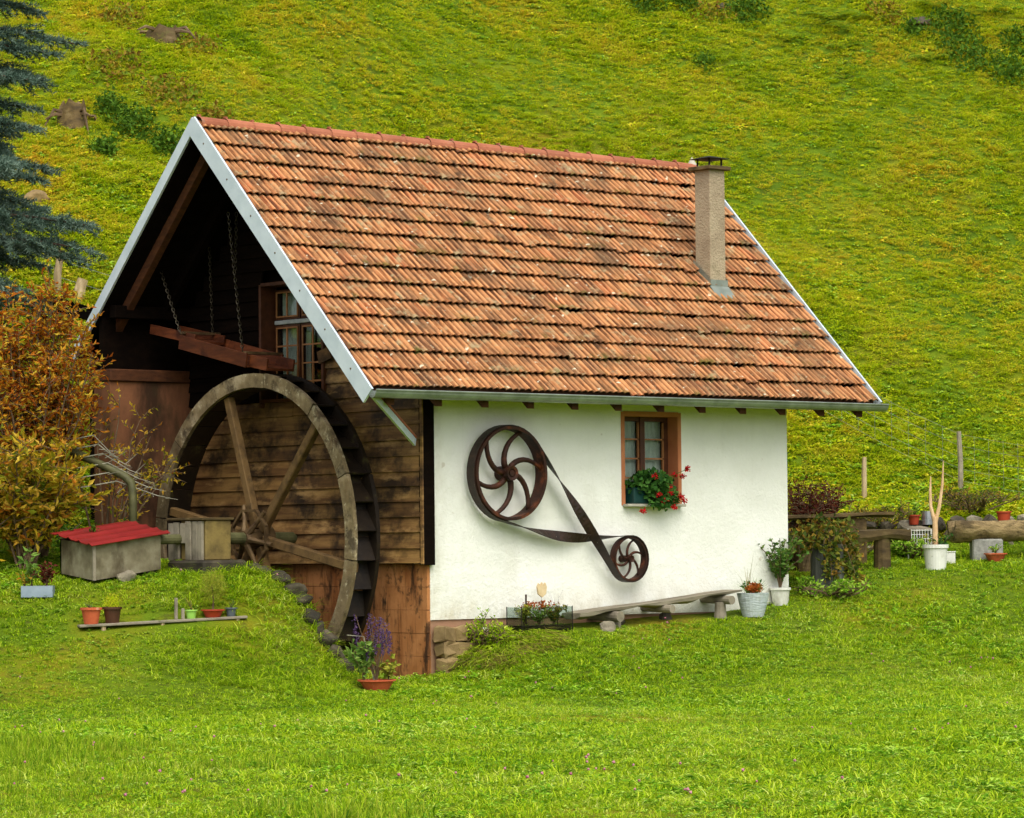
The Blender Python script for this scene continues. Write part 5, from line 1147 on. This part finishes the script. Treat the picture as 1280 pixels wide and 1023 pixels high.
def stump(s_, t_, r, h, label, mt='sandstone'):
    x, y = st(s_, t_); z = H(x, y); t = thing('tree_stump', label, 'stump', (x, y, z)); m = MB(); n = 12; v = []
    for (q, zz) in ((1.35, -.15), (1.05, .1), (.95, h*.7)):
        for k in range(n): a = 2*PI*k/n; rr = r*q*(1+.14*math.sin(3*a+1)); v.append((x+rr*math.cos(a), y+rr*math.sin(a), z+zz))
    for k in range(n): a = 2*PI*k/n; v.append((x+r*.8*math.cos(a), y+r*.8*math.sin(a), z+h*(.75+.3*math.sin(a*2+k))))
    f = [(i*n+k, i*n+(k+1) % n, (i+1)*n+(k+1) % n, (i+1)*n+k) for i in range(3) for k in range(n)]+[tuple(range(3*n, 4*n))]
    m.add(v, f, .5); m.build('trunk', M['bench_wood'], t)
    m = MB()
    for i in range(7): a = rnd(0, 6.3); m.tube([(x, y, z+.1), (x+math.cos(a)*r*1.5, y+math.sin(a)*r*1.5, z+.08+rnd(-.05, .1)), (x+math.cos(a)*r*2.2, y+math.sin(a)*r*2.2, z+rnd(-.3, .2))], [.04, .03, .012], 5)
    m.build('root', M['twig'], t)
stump(16.7, -4.8, .26, .22, 'mossy old tree stump with broken roots high above the gable'); stump(13.85, -5.95, .22, .34, 'red brown rotten stump beside the spruce boughs')
for i, (s_, t_, r, lab) in enumerate(((11.5, -6.25, .2, 'pale rock on the slope behind the spruce boughs'), (22.2, 8.55, .2, 'brown rock among ferns high on the hillside'), (22.9, 5.0, .13, 'small brown rock between weed clumps on the hilltop'), (17.3, 9.9, .14, 'small pale rock lying on the open slope'))):
    x, y = st(s_, t_); tag(rock((x, y, H(x, y)+r*.15), (r*1.3, r, r*.75), 'darkstone' if i in (1, 2) else 'sandstone', 'hill_rock', sub=2, seed=200+i), lab, 'rock')

# ------------------------------------------------------------------ grass (instanced tufts)
def tuft_mesh(name, n, h, r, w, mt, lean=.5, seed=0, way=None):
    """a tuft of arching blades; way: spread of the leaning direction about +x (None = every direction)"""
    R_ = random.Random(seed); m = MB()
    for i in range(n):
        a = R_.uniform(0, 6.3); b = r*math.sqrt(R_.random()); bx, by = b*math.cos(a), b*math.sin(a); a2 = R_.uniform(0, 6.3) if way is None else R_.gauss(0, way)
        k = lean*R_.uniform(.25, 1.2)*h; hh = h*R_.uniform(.4, 1.05); ww3 = w*R_.uniform(.7, 1.25); cu = R_.uniform(-.5, .5)
        v = []
        for j in range(4):
            u = j/3; aa = a2+cu*u; px = bx+math.cos(aa)*k*u**1.5; py = by+math.sin(aa)*k*u**1.5; pz = hh*(1.55*u-.85*u*u*min(1.2, .5+lean*.5))-.01; q = (1-u*u)*ww3+.0004
            sx, sy = -math.sin(aa)*q, math.cos(aa)*q; v += [(px-sx, py-sy, pz), (px+sx, py+sy, pz)]
        m.add(v, [(0, 1, 3, 2), (2, 3, 5, 4), (4, 5, 7, 6)], R_.random())
    o = m.build(name, M[mt], origin=(0, 0, 0)); COL.objects.unlink(o); return o
def rosette_mesh(name, n, L, mt, seed=0, asp=.6, rise=.5):
    R_ = random.Random(seed); m = MB()
    for i in range(n):
        a = R_.uniform(0, 6.3); o = Vector((math.cos(a), math.sin(a), 0)); s_ = UP.cross(o); l = L*R_.uniform(.6, 1.1); st_ = R_.uniform(0, .4)*L; z = R_.uniform(.2, 1)*rise*L
        m.add([o*st_+UP*z, o*(st_+l*.5)+s_*l*asp*.5+UP*(z+l*.2), o*(st_+l)+UP*(z+l*.05), o*(st_+l*.5)-s_*l*asp*.5+UP*(z+l*.2)], [(0, 1, 2, 3)], R_.random())
    o = m.build(name, M[mt], origin=(0, 0, 0)); COL.objects.unlink(o); return o
def scatter(name, label, cat, P, rot, scl, idx, srcs):
    me = bpy.data.meshes.new(name); me.from_pydata([], [], []); me.vertices.add(len(P)); me.vertices.foreach_set('co', P.astype(np.float32).ravel())
    for nm, typ, arr, fld in (('rot', 'FLOAT_VECTOR', rot, 'vector'), ('scl', 'FLOAT', scl, 'value'), ('idx', 'INT', idx, 'value')):
        a = me.attributes.new(nm, typ, 'POINT'); a.data.foreach_set(fld, (arr.astype(np.int32) if typ == 'INT' else arr.astype(np.float32)).ravel())
    o = bpy.data.objects.new(name, me); COL.objects.link(o)
    g = bpy.data.node_groups.new(name, 'GeometryNodeTree'); g.interface.new_socket('Geometry', in_out='INPUT', socket_type='NodeSocketGeometry'); g.interface.new_socket('Geometry', in_out='OUTPUT', socket_type='NodeSocketGeometry')
    N = g.nodes; gi = N.new('NodeGroupInput'); go = N.new('NodeGroupOutput'); jn = N.new('GeometryNodeJoinGeometry')
    def attr(nm, dt): a = N.new('GeometryNodeInputNamedAttribute'); a.data_type = dt; a.inputs['Name'].default_value = nm; return a.outputs['Attribute']
    ro = attr('rot', 'FLOAT_VECTOR'); sc = attr('scl', 'FLOAT'); ix = attr('idx', 'INT')
    for k, s_ in enumerate(srcs):
        oi = N.new('GeometryNodeObjectInfo'); oi.inputs['Object'].default_value = s_; oi.inputs['As Instance'].default_value = False
        ip = N.new('GeometryNodeInstanceOnPoints'); cp = N.new('FunctionNodeCompare'); cp.data_type = 'INT'; cp.operation = 'EQUAL'
        g.links.new(ix, cp.inputs[2]); cp.inputs[3].default_value = k
        er = N.new('FunctionNodeEulerToRotation'); g.links.new(ro, er.inputs[0])
        g.links.new(gi.outputs[0], ip.inputs['Points']); g.links.new(cp.outputs[0], ip.inputs['Selection']); g.links.new(oi.outputs['Geometry'], ip.inputs['Instance'])
        g.links.new(er.outputs[0], ip.inputs['Rotation']); g.links.new(sc, ip.inputs['Scale']); g.links.new(ip.outputs[0], jn.inputs[0])
    g.links.new(jn.outputs[0], go.inputs[0]); md = o.modifiers.new('scatter', 'NODES'); md.node_group = g
    return tag(o, label, cat, kind='stuff')
def region(s0, s1, dens, wid):
    out = []
    for a in np.arange(s0, s1, 1.): 
        w = wid(a); n = int(dens(a)*2*w); out.append(np.stack([a+rng.random(n), (rng.random(n)*2-1)*w+1.], 1))
    q = np.concatenate(out); x, y = st(q[:, 0], q[:, 1]); return q[:, 0], q[:, 1], x, y
def ground_ok(x, y):
    ok = ~((x > -.06) & (x < 6.02) & (y > -.005) & (y < 5)) & ~((x > -1.5) & (x < .3) & (y > 4.55) & (y < 5)) & ~((x > -1.08) & (x < .05) & (y > .9) & (y < 4.7))
    ok &= ~((x > -3.14) & (x < -2.2) & (y > 2.3) & (y < 3)) & ~((x > -1.9) & (x < -1.3) & (y > 1.9) & (y < 2.7)) & ~((x > 2.0) & (x < 4.9) & (y > -.42) & (y < 0))
    u = np.clip(((x-sa.x)*sdir.x+(y-sa.y)*sdir.y), 0, 1.9); d2 = np.hypot(x-sa.x-sdir.x*u, y-sa.y-sdir.y*u)
    ok &= ~((d2 < .22) & (rng.random(len(x)) < .8)) & ~(np.hypot(x+1.55, y+.9) < .32)
    return ok
lawn_src = [tuft_mesh('tuft', 14, .055, .06, .0036, 'lf_grass', 1.3, 1), tuft_mesh('tuft', 12, .075, .055, .0036, 'lf_grass', 1.6, 2), tuft_mesh('tuft', 16, .04, .07, .004, 'lf_grass', 1.5, 3), tuft_mesh('tuft', 11, .12, .045, .0034, 'lf_grass', 1.2, 4), rosette_mesh('rosette', 8, .05, 'lf_weed', 5), rosette_mesh('rosette', 12, .032, 'lf_weed', 6, .9, 1.0), rosette_mesh('rosette', 10, .07, 'lf_weed', 7, .5, .6), tuft_mesh('tuft', 14, .15, .06, .0026, 'lf_tall', .45, 8), tuft_mesh('tuft', 16, .16, .05, .004, 'lf_grass', 1.5, 9)]
s_, t_, x, y = region(-26, 9.2, lambda a: 320 if -3 <= a < 2 else 275 if -6 <= a < -3 else 235 if a < -6 else 200, lambda a: .155*(a+39)+1.6)
patch = vnoise(s_, t_, .6, 21); p2 = vnoise(s_, t_, 1.7, 22); ok = ground_ok(x, y); x, y, patch, p2, s_, t_ = [q[ok] for q in (x, y, patch, p2, s_, t_)]
n = len(x); z = hgt(x, y); k = rng.random(n); idx = np.where(k < .33, 0, np.where(k < .55, 1, np.where(k < .90, 2, 3))); idx = np.where((rng.random(n) < .12+.35*np.clip(p2*2, 0, 1)), 4+(rng.random(n) < .6), idx)
tall = (s_ < -10.2-3*vnoise(s_, t_, .7, 23)) & (t_ < -1.2-.05*(s_+14)+2.5*patch+2*p2); idx = np.where(tall & (rng.random(n) < .08+.4*np.clip(.4+2*p2+patch, 0, 1)), 7, idx); mound = (s_ > -3.0) & (s_ < .8) & (t_ < -.9) & (t_ > -3.0); idx = np.where(mound & (rng.random(n) < .22+1.2*np.clip(p2, 0, 1)), 8, idx); idx = np.where((rng.random(n) < .012+.05*(patch > .22)), 6, idx)
scl = (.7+.45*rng.random(n))*(1+.7*patch)*np.where(idx == 7, .95, 1)*np.where(idx == 8, .75+.6*rng.random(n), 1); rot = np.stack([rng.normal(size=n)*.12, rng.normal(size=n)*.12, rng.random(n)*6.28], 1)
scatter('lawn_grass', 'short bright green lawn grass around the mill', 'grass', np.stack([x, y, z], 1), rot, scl, idx, lawn_src); print('lawn', n)
hill_src = [tuft_mesh('tuft', 20, .075, .09, .005, 'lf_hill', 1.5, 11, .8), tuft_mesh('tuft', 18, .10, .08, .0048, 'lf_hill', 1.8, 12, .6), tuft_mesh('tuft', 22, .05, .10, .0055, 'lf_hill', 1.4, 13, 1.0), tuft_mesh('tuft', 12, .16, .06, .0042, 'lf_hill', 1.6, 14, .6), rosette_mesh('rosette', 10, .07, 'lf_weed', 15), rosette_mesh('rosette', 10, .08, 'lf_hill', 16)]
s_, t_, x, y = region(3.0, 27, lambda a: 260, lambda a: .155*(a+39)+2.2)
ok = ground_ok(x, y) & ((s_ > 8.3) | (t_ < -4.1)) & ~((y < 5) & (x < 6)); x, y, s_, t_ = [q[ok] for q in (x, y, s_, t_)]; n = len(x); z = hgt(x, y); patch = vnoise(s_, t_, .5, 31); p2 = vnoise(s_, t_, 1.4, 32)
k = rng.random(n); idx = np.where(k < .35, 0, np.where(k < .55, 1, np.where(k < .88, 2, 3))); lowp = np.clip((14-s_)/6, 0, 1); idx = np.where(rng.random(n) < .08+.2*lowp+.25*np.clip(p2*2-.3, 0, 1), 4+(rng.random(n) < .5), idx)
scl = (.62+.5*rng.random(n))*(1+.5*patch)*(1+.5*lowp); dz = np.array([-.5, -.5, 0]); way = math.atan2(-FX.y+.45*RX.y, -FX.x+.45*RX.x); rot = np.stack([rng.normal(size=n)*.15, .25+rng.normal(size=n)*.15, way+rng.normal(size=n)*.45], 1)
scatter('hillside_grass', 'rough yellow green meadow grass covering the steep hillside', 'grass', np.stack([x, y, z], 1), rot, scl, idx, hill_src); print('hill', n)
# clover blossoms and straw on the bank
def clover():
    b = [(0, 0, .012), (.012, 0, 0), (0, .012, 0), (-.012, 0, 0), (0, -.012, 0), (0, 0, -.010)]; o = MB().add(b, [(0, 1, 2), (0, 2, 3), (0, 3, 4), (0, 4, 1), (5, 2, 1), (5, 3, 2), (5, 4, 3), (5, 1, 4)]).build('blossom', M['fl_pink'], origin=(0, 0, 0)); COL.objects.unlink(o); return o
s_, t_, x, y = region(-23, 2, lambda a: 1.6, lambda a: .15*(a+39)+1); pt = vnoise(s_, t_, .5, 41); ok = ground_ok(x, y) & (pt > .02); x, y = x[ok], y[ok]; n = len(x)
scatter('clover_blossoms', 'small pink clover blossoms scattered over the lawn', 'flowers', np.stack([x, y, hgt(x, y)+.07+.04*rng.random(n)], 1), rng.random((n, 3))*.6, .8+.6*rng.random(n), np.zeros(n), [clover()])
st_src = [tuft_mesh('straw_tuft', 18, .16, .05, .0045, 'lf_straw', 1.7, 51, .5), tuft_mesh('straw_tuft', 16, .17, .05, .006, 'lf_grass', 1.5, 52, .6)]
n = 1100; x = .3+1.1*rng.random(n); y = -.05-.95*rng.random(n)*(1-.2*x); z = hgt(x, y); sc_ = (.5+.7*rng.random(n))*(1-.35*np.clip(-y-.4, 0, 1))
scatter('bank_grass', 'long drooping straw and green grass on the bank at the house corner', 'grass', np.stack([x, y, z], 1), np.stack([rng.normal(size=n)*.2, .3+rng.normal(size=n)*.15, -PI/2-.5+rng.normal(size=n)*.5], 1), sc_, (rng.random(n) < np.clip(.75-.5*(-y-.2), .35, .8)).astype(int), st_src)
